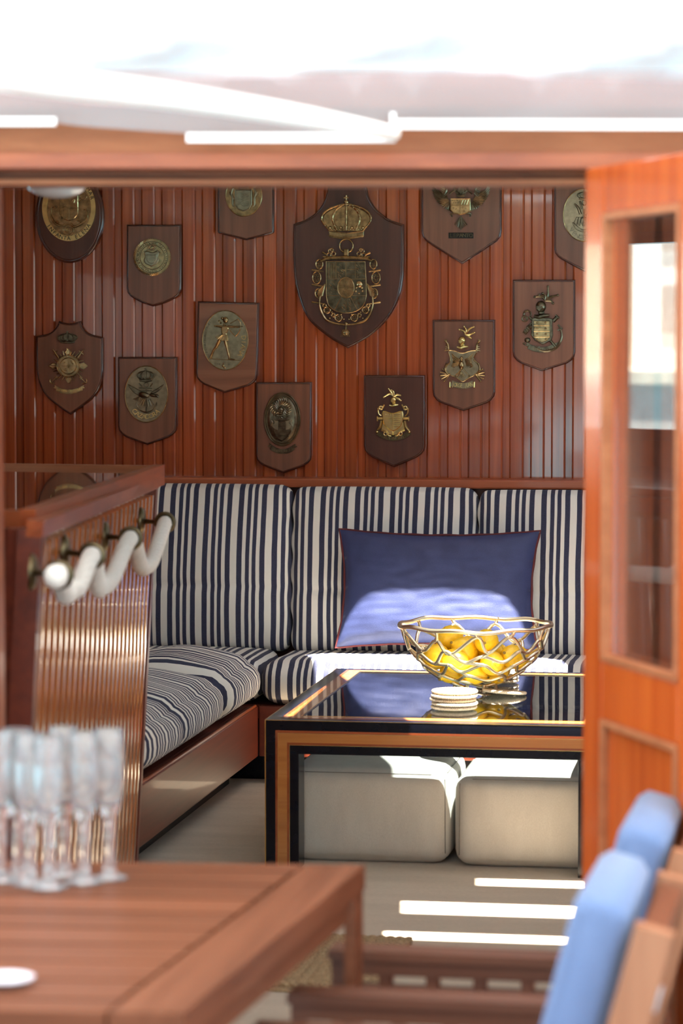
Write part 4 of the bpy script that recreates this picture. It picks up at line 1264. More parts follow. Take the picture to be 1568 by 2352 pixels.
    def crown(s, cx, y1, y0, w, h, arches=True):
        """royal crown: band at the bottom, beaded arches, orb and cross"""
        H = y1 - y0; bw = w * .36
        s.poly(smooth2([(cx - bw, y1 - H * .16), (cx, y1 - H * .11), (cx + bw, y1 - H * .16)], 6) + smooth2([(cx + bw * .96, y1 - H * .01), (cx, y1 + H * .04), (cx - bw * .96, y1 - H * .01)], 6), h, h + 4, 1)
        for q in (-.13, -.02): s.tb(smooth2([(cx - bw, y1 + H * (q - .03)), (cx, y1 + H * (q + .025)), (cx + bw, y1 + H * (q - .03))], 6), .9 * w / 100 + .5, h + 4.2, 6)
        # dark body behind the arches
        s.poly(smooth2([(cx - bw, y1 - H * .15), (cx - w * .48, y1 - H * .42), (cx - w * .40, y1 - H * .60), (cx - w * .15, y1 - H * .74), (cx, y1 - H * .76), (cx + w * .15, y1 - H * .74), (cx + w * .40, y1 - H * .60), (cx + w * .48, y1 - H * .42), (cx + bw, y1 - H * .15)], 5), h, h + 2, 1)
        top = (cx, y1 - H * .79)
        for f in (-1, -.55, 0, .55, 1):
            p = [(cx + f * bw * .95, y1 - H * .17), (cx + f * w * .50, y1 - H * .43), (cx + f * w * .40, y1 - H * .64), (cx + f * w * .13, y1 - H * .77), top]
            s.tb(p, [1.2 * w / 60, 1.5 * w / 60, 1.0 * w / 60], h + 4 + (1 - abs(f)) * 3, 6, False, 5)
            for b in smooth2(p, 4)[2::2]: s.bead(b[0], b[1], w * .022, h + 5 + (1 - abs(f)) * 3)
        for i in range(7):                       # leaf ornaments along the band
            x = cx + (i - 3) * bw * .31; s.bead(x, y1 - H * (.24 + .02 * (i % 2)), w * .035, h + 3); s.bead(x - w * .028, y1 - H * .20, w * .022, h + 3); s.bead(x + w * .028, y1 - H * .20, w * .022, h + 3)
        s.bead(cx, y1 - H * .84, w * .055, h + 3)
        s.tb([(cx, y1 - H * .88), (cx, y1 - H * 1.0)], w * .018 + .3, h + 5, 6); s.tb([(cx - w * .05, y1 - H * .945), (cx + w * .05, y1 - H * .945)], w * .018 + .3, h + 5, 6)
        return s
    def anchor(s, cx, cy, L, ang, h, r=1.3):
        c, q = math.cos(ang), math.sin(ang)
        def t(x, y): return (cx + (x * c - y * q) * L, cy + (x * q + y * c) * L)
        s.tb([t(0, -.5), t(0, .5)], r, h); s.tb([t(-.22, -.34), t(.22, -.34)], r * .8, h)
        s.tb(ell(*t(0, -.58), L * .09, L * .09, 12), r * .7, h, 6, True)
        s.tb([t(-.40, .16), t(-.28, .40), t(0, .52), t(.28, .40), t(.40, .16)], [r * .5, r, r * 1.2, r, r * .5], h, 6, False, 4)
        for k in (-1, 1): s.tb([t(k * .40, .12), t(k * .42, .26), t(k * .30, .22)], r * .7, h, 5)
        return s
    def helmet(s, cx, cy, r, h):
        s.dome(cx, cy, r, r * 1.12, h, r * .9, 18); s.poly([(cx - r * .95, cy - r * .1), (cx + r * .3, cy - r * .25), (cx + r * .5, cy + r * .3), (cx - r * .2, cy + r * 1.15), (cx - r * .75, cy + r * .7)], h, h + r * .95, r * .2)
        for k in range(3): s.tb([(cx - r * .8, cy + r * (.05 + k * .22)), (cx + r * .2, cy + r * (-.02 + k * .22))], r * .06 + .2, h + r * .98, 5)
        s.poly([(cx - r * .5, cy + r * .9), (cx + r * .7, cy + r * .9), (cx + r * .6, cy + r * 1.55), (cx - r * .4, cy + r * 1.55)], h, h + r * .6, r * .2)
        s.tb([(cx - r * 1.3, cy + r * 1.75), (cx - r * .4, cy + r * 2.0), (cx + r * .6, cy + r * 1.75), (cx + r * 1.7, cy + r * 1.65)], [r * .25, r * .42, r * .38, r * .2], h + r * .4, 7, False, 5)
        return s
    def plume(s, x, y, tips, r, h):
        for (tx, ty, bx, by) in tips:
            s.tb([(x, y), ((x + tx) / 2 + bx, (y + ty) / 2 + by), (tx, ty)], [r * .7, r * 1.1, r * .6], h, 6, False, 5); s.bead(tx, ty, r * 1.05, h)
        return s

def shieldpath(L, R, T, ys, px, py, r=16, conc=2.0):
    """flat top, straight sides, rounded shoulders, point below"""
    o = [(L, T), (R, T), (R, ys)]
    o += [(R - r * .10, ys + r * .55), (R - r * .45, ys + r * 1.0), (R - r * .95, ys + r * 1.35)]
    a = o[-1]; o.append(((a[0] + px) / 2 + 1, (a[1] + py) / 2 - conc)); o.append((px, py))
    b = (L + r * .95, ys + r * 1.35); o.append(((b[0] + px) / 2 - 1, (b[1] + py) / 2 - conc)); o.append(b)
    o += [(L + r * .45, ys + r * 1.0), (L + r * .10, ys + r * .55), (L, ys)]
    return o
GRP = 'naval plaques on the panelled wall'
def plaque(outline, label, face='plaque', rimw=5.5, wall_h=HF):
    xs = [p[0] for p in outline]; ys = [p[1] for p in outline]
    c = WP((min(xs) + max(xs)) / 2, max(ys), -HF)
    t = thing('naval_plaque', label, 'plaque', c)
    b0 = -HF + 1.0
    bd = Relief(); oi = inset(outline, rimw * .8)
    bd.loft([[WP(x, y, b0) for x, y in oi], [WP(x, y, -1.2) for x, y in oi], [WP(x, y, 0) for x, y in inset(outline, rimw)]], True, True)
    bd.build('board', M[face], t, smooth=30)
    rm = Relief()
    prof = [(.0, b0), (.0, -6.0), (.9, -3.6), (2.2, -2.2), (rimw * .6, -1.6), (rimw * .8, -1.9), (rimw, -3.2), (rimw, b0)]
    rm.loft([[WP(x, y, h) for x, y in inset(outline, d)] for d, h in prof] + [[WP(x, y, b0) for x, y in outline]], False, False)
    rm.build('moulding', M['mould'], t, smooth=50)
    return t

# 1 oval plaque with anchor badge
t = plaque(ell(159, 495, 79, 109, 64), 'oval wooden plaque with round brass INFANTA ELENA badge', 'plaqued', 9)
e = Relief(); e.disc(159, 478, 54, 68, 0, 3, 1); e.build('medallion', M['bronze'], t)
e = Relief(); o1 = ell(159, 478, 61.5, 76, 64); o2 = ell(159, 478, 51, 64, 64)
e.loft([[WP(x, y, 0) for x, y in o1], [WP(x, y, 4.5) for x, y in o1], [WP(x, y, 4.5) for x, y in o2], [WP(x, y, 2) for x, y in o2]], False, False)
e.build('name_band', M['brass'], t)
e = Relief()
e.text('INFANTA ELENA', 0, 0, 12.5, 4.4, .8, .80, (159, 478, 56.3, 70), PI / 2)
e.build('lettering', M['letter'], t)
e = Relief(); e.text('MAR', 0, 0, 12.5, 4.4, .8, .80, (159, 478, 56.3, 70), -.50, True); e.build('lettering', M['letter'], t)
e = Relief()
e.tb([(119, 478), (118, 495), (128, 513), (145, 519), (152, 512)], [1, 2, 3, 2.2, 1.2], 5, 7, False, 5); e.tb([(199, 482), (201, 498), (190, 512), (172, 521), (164, 513)], [1, 2, 3, 2.2, 1.2], 5, 7, False, 5)
for p in ((125, 474), (197, 480), (132, 507), (182, 506)): e.tb([(p[0] - 5, p[1] + 2), p, (p[0] + 4, p[1] + 5)], 1.6, 5, 6)
e.tb(ell(191, 452, 8, 8, 20), 1.7, 5, 7, True); e.tb([(185, 458), (178, 465)], 1.8, 5)
e.poly([(138, 440), (181, 440), (181, 492), (172, 503), (159, 508), (146, 503), (138, 492)], 3, 7, 1.5)
for k in range(4): e.tb([(142 + k * 4.6, 482), (142 + k * 4.6, 503)], .9, 7.2, 5)
e.tb([(138, 480), (152, 474), (160, 479), (181, 478)], 1.1, 7.4); e.tb([(160, 440), (160, 506)], 1, 7.4)
e.tb([(167, 462), (173, 458), (172, 468), (178, 474)], 1.7, 7.6, 6, False, 4)
for rr_ in (12.5, 8, 4): e.ring(158, 529, rr_, rr_, 1.1, 4.2, 28)
e.build('emblem', M['bronze'], t)

# 2 small shield with rope-edged roundel
t = plaque(shieldpath(289.5, 415.5, 515.5, 662, 350.5, 704, 18, -2), 'small shield plaque with round rope-edged medallion')
e = Relief(); e.disc(350, 590.5, 42, 42, 0, 2.5, 1); e.ropering(350, 590.5, 40.5, 40.5, 2.4, 2.5, 64); e.build('medallion', M['bronze'], t)
e = Relief(); e.ring(350, 590.5, 28, 28, .8, 2.6); e.ring(350, 590.5, 36, 36, .7, 2.6)
e.beads(ell(350, 590.5, 30.5, 30.5, 44), .9, 2.5)
e.marks(44, 4.6, 2.6, (350, 590.5, 33.2, 33.2), -PI / 2, 2 * PI, 5)
e.build('lettering', M['dbronze'], t)
e = Relief()
sh = smooth2([(332, 580), (340, 577), (350, 580), (361, 577), (366, 581), (364, 590), (366, 598), (362, 606), (354, 610), (349, 613), (343, 610), (335, 606), (331, 598), (334, 590)], 3, True)
e.poly(sh, 2, 7, 2); e.poly([(338, 585), (361, 585), (361, 597), (356, 604), (349, 606), (342, 603), (338, 597)], 6, 8, 1)
e.tb([(341, 571), (349, 563), (357, 569), (350, 574)], 2.2, 6, 6, False, 4); e.tb([(345, 560), (350, 566), (353, 559)], 1.2, 6); e.tb([(331, 578), (340, 573), (352, 575)], 1.7, 5); e.tb([(360, 575), (368, 581)], 1.7, 5)
for k in range(3): e.tb([(340, 589 + k * 4), (359, 589 + k * 4)], .6, 8, 5)
e.build('emblem', M['field'], t)

# 3 shield cut by the header, oval with supporters
t = plaque(shieldpath(498.5, 628.5, 380, 531, 565, 552, 4, 0), 'shield plaque with oval bronze medallion of arms held by supporters', 'plaque')
e = Relief(); e.disc(560, 449, 42.5, 49, 0, 2.5, 1); e.ring(560, 449, 41, 47.5, 1.4, 2.6); e.build('medallion', M['bronze'], t)
e = Relief()
e.poly([(541, 436), (578, 436), (578, 470), (573, 480), (560, 485), (547, 480), (541, 470)], 2, 6, 2); 
o = [(541, 436), (578, 436), (578, 470), (573, 480), (560, 485), (547, 480), (541, 470)]
e.tb(o, 1.5, 6.2, 6, True)
for k in range(8): e.tb([(546, 444 + k * 4), (553, 442 + k * 4), (560, 446 + k * 4), (573, 443 + k * 4)], [.7, 1.5, .8], 6.4, 5, False, 3)
for sx in (-1, 1):
    e.tb([(560 + sx * 24, 432), (560 + sx * 28, 446), (560 + sx * 22, 458)], [2.5, 2.2, 1.6], 5, 6, False, 4); e.tb([(560 + sx * 33, 441), (560 + sx * 26, 450), (560 + sx * 25, 470), (560 + sx * 21, 475)], [1.5, 2.4, 1.6], 5, 6, False, 4)
    e.tb([(560 + sx * 33, 445), (560 + sx * 24, 456)], 1, 6); e.bead(560 + sx * 26, 428, 3.5, 3)
e.crown(560, 434, 404, 32, 3)
e.build('emblem', M['field'], t)

# 4 scalloped shield with star order
sc4 = [(134, 737)] + smooth2([(134, 737), (146, 741), (159, 742.5), (172, 741), (184, 737)], 4)[1:] + smooth2([(184, 737), (190, 752), (204, 766), (236, 775)], 5)[1:] + [(236, 800), (236.5, 840)] + smooth2([(236.5, 850), (232, 880), (215, 911), (185, 936), (161, 953)], 6)[1:] + smooth2([(161, 953), (135, 936), (103, 908), (87, 876), (83, 850)], 6)[1:] + [(82, 820), (81.5, 771)] + smooth2([(81.5, 771), (110, 766), (127, 752), (134, 737)], 5)[1:-1]
t = plaque(sc4, 'scalloped shield plaque with crown, star order and INFANTA CRISTINA ribbon')
e = Relief(); e.crown(155.5, 788, 760, 46, 0); e.build('crown', M['dbronze'], t)
e = Relief(); C4 = (157.5, 840.5)
for k in range(4):
    a = k * PI / 2; L = 40 if k % 2 else 45
    def q4(r, w): return (C4[0] + r * math.cos(a) - w * math.sin(a), C4[1] + r * math.sin(a) + w * math.cos(a))
    e.poly([q4(24, -4), q4(L - 9, -7), q4(L, 0), q4(L - 9, 7), q4(24, 4)], 0, 3, .8); e.tb([q4(24, -4), q4(L - 9, -7), q4(L, 0), q4(L - 9, 7), q4(24, 4)], .9, 3, 5)
    e.tb([q4(28, 0), q4(L - 5, 0)], 1, 3.4, 5)
for k in range(24):
    a = k * PI / 12 + .1; e.tb([(C4[0] + 24 * math.cos(a), C4[1] + 24 * math.sin(a)), (C4[0] + (33 + 4 * (k % 3)) * math.cos(a + .08), C4[1] + (33 + 4 * (k % 3)) * math.sin(a + .08))], [2.2, 1.8, .8], 2.4, 5)
for sx in (-1, 1):
    e.tb([(C4[0] + sx * 22, 822), (C4[0] + sx * 33, 806)], 2, 3); e.tb([(C4[0] + sx * 25, 806), (C4[0] + sx * 35, 814)], 1.4, 3); e.bead(C4[0] + sx * 35, 804, 2, 2)
    e.anchor(C4[0] + sx * 34, 873, 17, -sx * .8, 2.6, 1.3)
e.ring(C4[0], C4[1], 25.5, 25.5, 1.2, 4); e.ring(C4[0], C4[1], 18.5, 18.5, 1.2, 4); e.disc(C4[0], C4[1], 25, 25, 0, 3.2, 1)
e.tb([(C4[0] - 18, C4[1]), (C4[0] + 18, C4[1])], .9, 4.2); e.tb([(C4[0], C4[1] - 18), (C4[0], C4[1] + 18)], .9, 4.2); e.ring(C4[0], C4[1], 2.5, 2.5, 1, 4.4, 12)
e.beads([(C4[0] + 7, 830), (C4[0] + 9, 834), (C4[0] + 12, 836), (C4[0] - 7, 846), (C4[0] - 9, 850), (C4[0] - 5, 851), (C4[0] - 9, 832), (C4[0] + 8, 848)], 1.8, 3.2)
e.beads(ell(C4[0], C4[1], 22, 22, 40), 1.1, 3.2)
e.build('star_order', M['bronze'], t)
e = Relief(); e.ribbon([(129, 892), (145, 898.5), (160, 900), (175, 897.5), (189, 892)], 4.6, 0, 2.5); e.build('ribbon', M['bronze'], t)
e = Relief(); e.text('INFANTA CRISTINA', 0, 0, 8.5, 2.6, 1.6, .42, (158, 810, 88.5, 88.5), PI / 2, False, .72); e.build('lettering', M['brass'], t)

# 5 CAZADORA
t = plaque(shieldpath(269.5, 406, 819.5, 978, 337.5, 1022.5, 20, 0), 'shield plaque with oval CAZADORA medallion, eagle over anchor', 'plaque')
e = Relief(); e.disc(336.5, 905, 49.5, 65, 0, 2.5, 1); e.build('medallion', M['field'], t)
e = Relief(); e.ring(336.5, 905, 49, 64.5, 1.2, 2.6); e.build('medallion_rim', M['bronze'], t)
e = Relief(); e.crown(335, 876, 845, 40, 2)
e.anchor(336.5, 917, 58, 0, 4, 1.6)
e.tb([(320, 891), (350, 892)], 1.4, 5); e.tb([(320, 880), (326, 888)], 1.4, 5); e.tb([(351, 880), (345, 888)], 1.4, 5)
e.poly(smooth2([(294, 882), (318, 894), (334, 902), (344, 905), (340, 914), (330, 916), (318, 908), (306, 900)], 3, True), 2, 6, 1.5)
e.poly(smooth2([(377, 882), (362, 892), (350, 899), (346, 904), (356, 903), (368, 895)], 3, True), 2, 6, 1.5)
e.dome(331, 907, 13, 7.5, 3, 7, 16, .25); e.dome(352, 908, 9, 4, 3, 6, 14, .2); e.dome(360, 909, 5, 4, 3, 6, 12); e.tb([(362, 909), (366, 914)], [2, .6], 6, 6)
for k in range(4): e.tb([(322, 911), (306 + k * 4, 917 + k * 1.6)], [1.6, 2.2, 1.0], 4, 6)
for k in range(6): e.tb([(330 + k * 3, 916), (320 + k * 7, 934 - abs(k - 2.5) * 1.5)], [1.8, 2.6, 1.6], 4, 6)
e.build('emblem', M['dbronze'], t)
e = Relief(); e.text('CAZADORA', 0, 0, 15.5, 2.4, 2.4, .60, (336.5, 905, 41, 52.5), PI / 2 + .02); e.build('lettering', M['brass'], t)

# 6 DIANA, turned a little on its nail
rot6 = math.radians(1.4)
def R6(pts): 
    c, q = math.cos(rot6), math.sin(rot6); return [(517 + (x - 517) * c - (y - 790) * q, 790 + (x - 517) * q + (y - 790) * c) for x, y in pts]
t = plaque(R6(shieldpath(450.5, 592, 693, 858, 518, 903, 20, 0)), 'figured wood plaque with oval DIANA medallion of an archer', 'plaquex')
e = Relief(); e.disc(517.5, 781.5, 53, 68.5, 0, 2.5, 1); e.build('medallion', M['field'], t)
e = Relief(); e.ring(517.5, 781.5, 52.5, 68, 1.1, 2.5); e.tb(R6([(479, 825), (552, 827)]), .8, 3); e.build('medallion_rim', M['bronze'], t)
e = Relief()                                                   # the archer
e.dome(518.5, 735, 6.5, 7.5, 3, 6); e.dome(511, 731, 3.5, 3.5, 3, 5); e.tb([(517, 743), (516, 748)], 3, 5)
e.tb([(504, 741), (507, 738)], 5, 3.5, 7)
e.poly(smooth2([(509, 750), (517, 747), (526, 751), (525, 759), (522, 766), (521, 770), (511, 769), (509, 761)], 3, True), 2, 8, 2.5)
e.tb([(511, 751), (500, 749), (493, 749)], [3, 2.6, 2], 6.5); e.tb([(493, 749), (514, 750)], 2.2, 6.5); e.tb([(524, 750), (540, 751), (552, 751)], [3, 2.4, 1.8], 6.5); e.tb([(548, 750), (559, 749.5)], [1.6, .6], 6)
e.poly(smooth2([(510, 768), (522, 768), (525, 782), (522, 783), (510, 783), (498, 777), (496, 774)], 2, True), 2, 7, 1.2)
for k in range(6): e.tb([(512 + k * 1.8, 769), (501 + k * 4.6, 779 + min(3, k))], .9, 7, 5)
e.tb([(505, 781), (498, 796), (492, 803), (487, 815), (484, 822)], [4.2, 3.6, 2.6, 3, 2], 5, 8, False, 4); e.tb([(518, 782), (521, 794), (523, 803), (526, 815), (528, 823)], [4.4, 3.8, 2.7, 3, 2], 5, 8, False, 4)
e.tb([(480, 823), (488, 823)], 1.9, 4); e.tb([(525, 824), (540, 826)], [2.2, 1.2], 4)
e.tb([(547, 733), (552, 741), (553, 750), (550, 762), (541, 773)], 1.1, 4, 6, False, 4); e.tb([(547, 733), (529, 743)], .9, 4); e.tb([(541, 773), (528, 758)], .9, 4)
e.dome(513, 840, 3.5, 3.5, 2.4, 2); e.tb([(513, 836), (514, 833)], 1.2, 3); e.dome(516, 845, 3, 2, 2.4, 2)
e.build('archer', M['bronze'], t)
e = Relief(); e.text('DIANA', 0, 0, 15, 2.4, 2.2, .60, (517.5, 781.5, 42.5, 56), .26, True)
e.build('lettering', M['brass'], t); e = Relief(); e.marks(26, 4.2, 2.7, (517.5, 781.5, 47.0, 61.5), PI, 1.5, 6); e.build('worn_lettering', M['dbronze'], t)
e = Relief(); e.marks(4, 4.5, 2.7, (499, 736, 100, 100), PI / 2, .13, 7); e.build('worn_numerals', M['dbronze'], t)
e = Relief(); e.marks(4, 4.5, 2.7, (529, 737, 100, 100), PI / 2, .13, 8); e.build('worn_numerals', M['dbronze'], t)

# 7 double-rimmed oval over a ribbon
t = plaque(shieldpath(586.5, 715, 877.5, 1046, 650, 1087.5, 18, 0), 'walnut plaque with dark double-rimmed oval and small ribbon below')
e = Relief(); e.disc(648.5, 963, 41, 61, 0, 2.5, 1); e.dome(648.5, 963, 34, 53, 2, 4, 40); e.build('medallion', M['dbronze'], t)
e = Relief(); e.ring(648.5, 963, 40.5, 60.5, 1.7, 2.8); e.ring(648.5, 963, 36, 55.5, 1.3, 3.2); e.build('medallion_rim', M['oldbrass'], t)
e = Relief(); e.helmet(645.5, 941, 7, 5)
r7 = random.Random(3)
for k in range(22):
    a = k * 2 * PI / 22; e.tb([(646 + 9 * math.cos(a), 938 + 9 * math.sin(a)), (646 + 18 * math.cos(a + .3), 936 + 19 * math.sin(a + .3)), (646 + 25 * math.cos(a), 937 + 24 * math.sin(a))], [2, 2.4, 1.2], 5.5, 6, False, 3)
e.poly([(632, 965), (664, 965), (670, 990), (660, 1005), (648, 1014), (636, 1005), (628, 990)], 3, 7, 1.5)
for k in range(5): e.tb([(638, 969 + k * 4), (658, 969 + k * 4)], .8, 7.2, 5)
e.tb([(634, 1010 - 12), (664, 1003)], 1.2, 7); e.tb([(634, 1005), (664, 998)], 1.2, 7)
e.build('emblem', M['dbronze'], t)
e = Relief()
for sx in (-1, 1):
    e = Relief(); e.poly([(648 + sx * 8, 967), (648 + sx * 19, 963), (648 + sx * 17, 972), (648 + sx * 25, 977), (648 + sx * 17, 986), (648 + sx * 9, 988)], 5, 8, 1); e.tb([(648 + sx * 24, 978), (648 + sx * 21, 970), (648 + sx * 24, 966)], 1.2, 7, 6, False, 4)
    e.build('mantling', M['field'], t)
e = Relief(); e.ribbon([(622, 1027), (634, 1034), (648, 1037), (662, 1035), (675, 1028)], 4.8, 0, 2.5); e.build('ribbon', M['dbronze'], t); e = Relief(); e.marks(9, 5.4, 2.9, (648, 960, 74, 75), PI / 2, .50, 9); e.build('worn_lettering', M['field'], t)

# 8 the great central shield
g8 = [(735, 396), (845, 396)] + [(842, 430)] + smooth2([(842, 430), (848, 455), (866, 482), (893, 503), (927, 515)], 6)[1:] + smooth2([(927, 515), (927, 580), (925, 640), (914, 690), (886, 737), (845, 774), (797.5, 800)], 6)[1:] + smooth2([(797.5, 800), (754, 775), (707, 733), (684, 680), (675, 635), (672, 580), (672.5, 514)], 6)[1:] + smooth2([(672.5, 514), (702, 503), (728, 484), (745, 456), (752, 430)], 6)[1:]
t = plaque(g8, 'largest shield plaque, royal crown above quartered coat of arms', 'plaqued', 6.5)
e = Relief(); e.crown(795.5, 546, 449, 113, 0); e.build('crown', M['bronze'], t)
e = Relief()
sh8 = [(750, 601), (839, 601), (841, 640), (842, 678)] + smooth2([(842, 678), (836, 700), (820, 714), (795.5, 719), (771, 714), (755, 700), (750, 678)], 5)[1:]
e.poly(sh8, 0, 7, 1); e.build('quartered_shield', M['dbronze'], t)
e = Relief(); e.tb(sh8, 1.1, 7.2, 6, True)
for a, b in (((751, 641), (841, 641)), ((751, 679), (842, 679)), ((795, 601), (795, 641)), ((817, 601), (817, 641)), ((773, 601), (773, 641)), ((795.5, 684), (795.5, 719)), ((785, 682), (769, 712)), ((806, 682), (822, 712))): e.tb([a, b], .8, 7.4, 5)
for k in range(5): e.tb([(755 + k * 3.8, 604), (755 + k * 3.8, 639)], .8, 7.2, 5)
e.ring(795.5, 661, 19, 23.5, 1.1, 9); e.disc(795.5, 661, 19, 23.5, 6, 8, 1); e.tb([(795.5, 638), (795.5, 657)], .9, 8.6); e.tb([(777, 661), (814, 661)], .8, 8.4)
for sx in (-1, 1): e.tb([(795.5, 666), (795.5 + sx * 9, 682)], .8, 8.6)
e.tb([(792, 657), (799, 657), (799, 664), (792, 664)], .9, 9.4, 5, True)
r8 = random.Random(8)
for (x0, x1, y0, y1, n) in ((776, 793, 605, 637, 16), (820, 836, 605, 637, 14), (754, 774, 646, 674, 12), (787, 793, 686, 712, 8), (799, 806, 686, 714, 8), (812, 826, 684, 700, 8), (798, 808, 645, 656, 5), (783, 791, 664, 676, 5)):
    for k in range(n):
        x = r8.uniform(x0, x1); y = r8.uniform(y0, y1); e.tb([(x - 2, y - 2), (x + r8.uniform(-1, 3), y), (x + r8.uniform(-2, 3), y + 3)], [.5, 1.2, .5], 7.4, 5)
e.tb([(798, 619), (816, 619)], .8, 7.4); e.tb([(798, 630), (816, 630)], .8, 7.4)
e.beads([(819, 661), (818, 669), (825, 674), (833, 669), (832, 661)], 3.2, 6.6); e.dome(825.5, 653, 8, 8, 6, 3)
e.build('shield_details', M['bronze'], t)
e = Relief()
e.tb([(737, 600), (755, 594), (795.5, 592), (838, 594), (855, 600)], [2.6, 4, 4.6, 4, 2.6], 5, 8, False, 5)
e.tb(ell(795.5, 565, 15.5, 15.5, 36), 2, 4, 8, True); e.poly([(790, 572), (801, 572), (801, 588), (790, 588)], 2, 9, 1.5)
for sx in (-1, 1):
    X = lambda v_: 795.5 + sx * v_
    # leaf clusters on the top corners
    for (cx, cy, r) in ((36, 577, 5), (29, 583, 4.5), (40, 586, 4.5), (33, 574, 3.5)): e.tb(ell(X(cx), cy, r, r, 12), 1.3, 4, 6, True)
    e.tb([(X(44), 586), (X(55), 580)], [1.5, 3], 4, 6); e.tb([(X(44), 590), (X(54), 590)], 1.4, 4, 6)
    # collar links down the side
    for (cx, cy, rx, ry) in ((62, 607, 8, 11), (68, 638, 9.5, 14), (64, 674, 7.5, 11)):
        e.tb(ell(X(cx), cy, rx, ry, 18), 1.5, 4, 6, True)
        for k in range(6):
            a = k * PI / 3; e.tb(ell(X(cx) + rx * .5 * math.cos(a), cy + ry * .5 * math.sin(a), 2.4, 2.6, 8), .8, 4, 5, True)
    for cy in (622, 656, 696): e.tb([(X(52), cy + 2), (X(66), cy), (X(79), cy - 2)], [1.4, 2.2, 2.6], 4, 6); e.bead(X(66), cy, 3, 3)
    # scallop fans
    for k in range(7):
        a = .5 + k * .24; e.tb([(X(48), 652), (X(48 + 26 * math.sin(a) * .62), 652 + 30 * math.cos(a - .9))], [1.2, 2.6, 2.4], 5, 6)
    # chain sweeping under the shield
    e.tb([(X(60), 680), (X(61), 700), (X(54), 722), (X(42), 737), (X(20), 744), (X(0), 746)], [2.4, 2.6, 3.2, 3.2, 2.6, 2.2], 4.5, 8, False, 6)
    for (cx, cy, r) in ((44, 712, 7.5), (50, 702, 4), (18, 730, 8), (30, 724, 4)):
        e.tb(ell(X(cx), cy, r, r, 14), 1.5, 4, 6, True)
        for k in range(4):
            a = k * PI / 2 + .5; e.tb(ell(X(cx) + r * .55 * math.cos(a), cy + r * .55 * math.sin(a), 2.2, 2.2, 8), .9, 4, 5, True)
    e.beads([(X(38), 731), (X(33), 717), (X(6), 733), (X(12), 722)], 2.6, 3)
e.bead(795, 744, 5, 3); e.tb([(795, 749), (794, 757)], 2, 4)
e.dome(793.5, 764, 10.5, 8.5, 0, 8)
for k in range(6): e.tb([(788 + k * 2.2, 757), (784 + k * 3.8, 773)], [1, 1.6, 1.1], 6.5, 5)
e.build('collar', M['bronze'], t)

# 9 bright brass arms
t = plaque(shieldpath(834.5, 975.5, 861.5, 1024, 904.5, 1073.5, 20, 0), 'dark plaque with small bright polished brass coat of arms', 'plaqued')
e = Relief()
e.helmet(904, 918, 7, 3); e.plume(905, 911, [(893, 893, 0, 0), (899, 896, 2, -3), (882, 912, 2, -7), (920, 908, 0, -3), (921, 920, 3, 1)], 2.4, 7)
e.poly([(893, 893), (904, 899), (908, 908), (898, 906)], 3, 7, 1)
e.poly(smooth2([(880, 944), (902, 949), (925, 944), (925, 970), (917, 983), (903, 990), (888, 982), (880, 968)], 3, True), 2, 9, 2)
e.tb([(902.5, 948), (903, 986)], .9, 9); e.tb([(882, 961), (902, 961)], .9, 9); e.beads([(887, 952), (892, 952), (898, 952)], 1.8, 8)
for k in range(7): e.tb([(905, 950 + k * 4.6), (920, 950 + k * 4.6)], 1.1, 9, 6)
for sx in (-1, 1):
    X = lambda v_: 903 + sx * v_
    e.tb([(X(20), 929), (X(27), 940), (X(34), 938), (X(33), 950), (X(27), 955)], [2.2, 2.6, 2.4, 2, 1.4], 5, 7, False, 4); e.tb(ell(X(28), 937, 4, 4, 14), 1.5, 6, 6, True)
    e.tb([(X(24), 961), (X(36), 961)], 3.6, 5, 8); e.tb([(X(36), 956), (X(36), 967)], 1.8, 6); e.tb([(X(27), 966), (X(30), 980), (X(38), 990)], [3, 3.4, 2], 5, 7, False, 4)
    e.tb([(X(26), 988), (X(16), 992), (X(10), 1000), (X(4), 1001)], [2, 2.6, 2.2, 1.6], 6, 7, False, 4); e.tb(ell(X(17), 996, 4, 4, 14), 1.4, 7, 6, True); e.bead(X(37), 992, 3.5, 3)
    e.poly([(X(0), 984), (X(24), 968), (X(28), 990), (X(10), 998), (X(0), 1000)], 1, 4, 1)
e.build('coat_of_arms', M['brass'], t)
e = Relief(); e.ribbon([(866, 993), (880, 1002), (904, 1007), (928, 1002), (941, 993)], 4.6, 0, 3, 6, False); e.build('ribbon', M['oldbrass'], t); e = Relief(); e.marks(15, 5.2, 3.3, (904, 920, 86, 86), PI / 2, .78, 10); e.build('worn_lettering', M['bronze'], t)

# 10 JORGE JUAN
t = plaque(shieldpath(992.5, 1136.5, 734, 900, 1063.5, 944.5, 19, 0), 'walnut plaque with brass eagle shield and JORGE JUAN scroll')
e = Relief(); e.helmet(1061, 782, 8.5, 3); e.plume(1069, 769, [(1055, 757, 3, -2), (1066, 750, 3, -1), (1088, 751, -2, -3), (1090, 764, -1, 2), (1082, 777, 1, 0)], 2.2, 5); e.build('helmet', M['brass'], t)
e = Relief()
o = smooth2([(1030, 806), (1044, 806), (1062, 811), (1080, 806), (1095, 806), (1090, 818), (1088, 826), (1096, 834), (1101, 846), (1094, 858), (1085, 864), (1078, 867), (1066, 875), (1059, 875), (1047, 866), (1036, 862), (1026, 854), (1025, 842), (1032, 834), (1034, 824)], 4, True)
e.poly(o, 0, 4, 1.2); e.build('shield', M['field'], t)
e = Relief(); e.tb(o, 1.3, 4.4, 6, True)
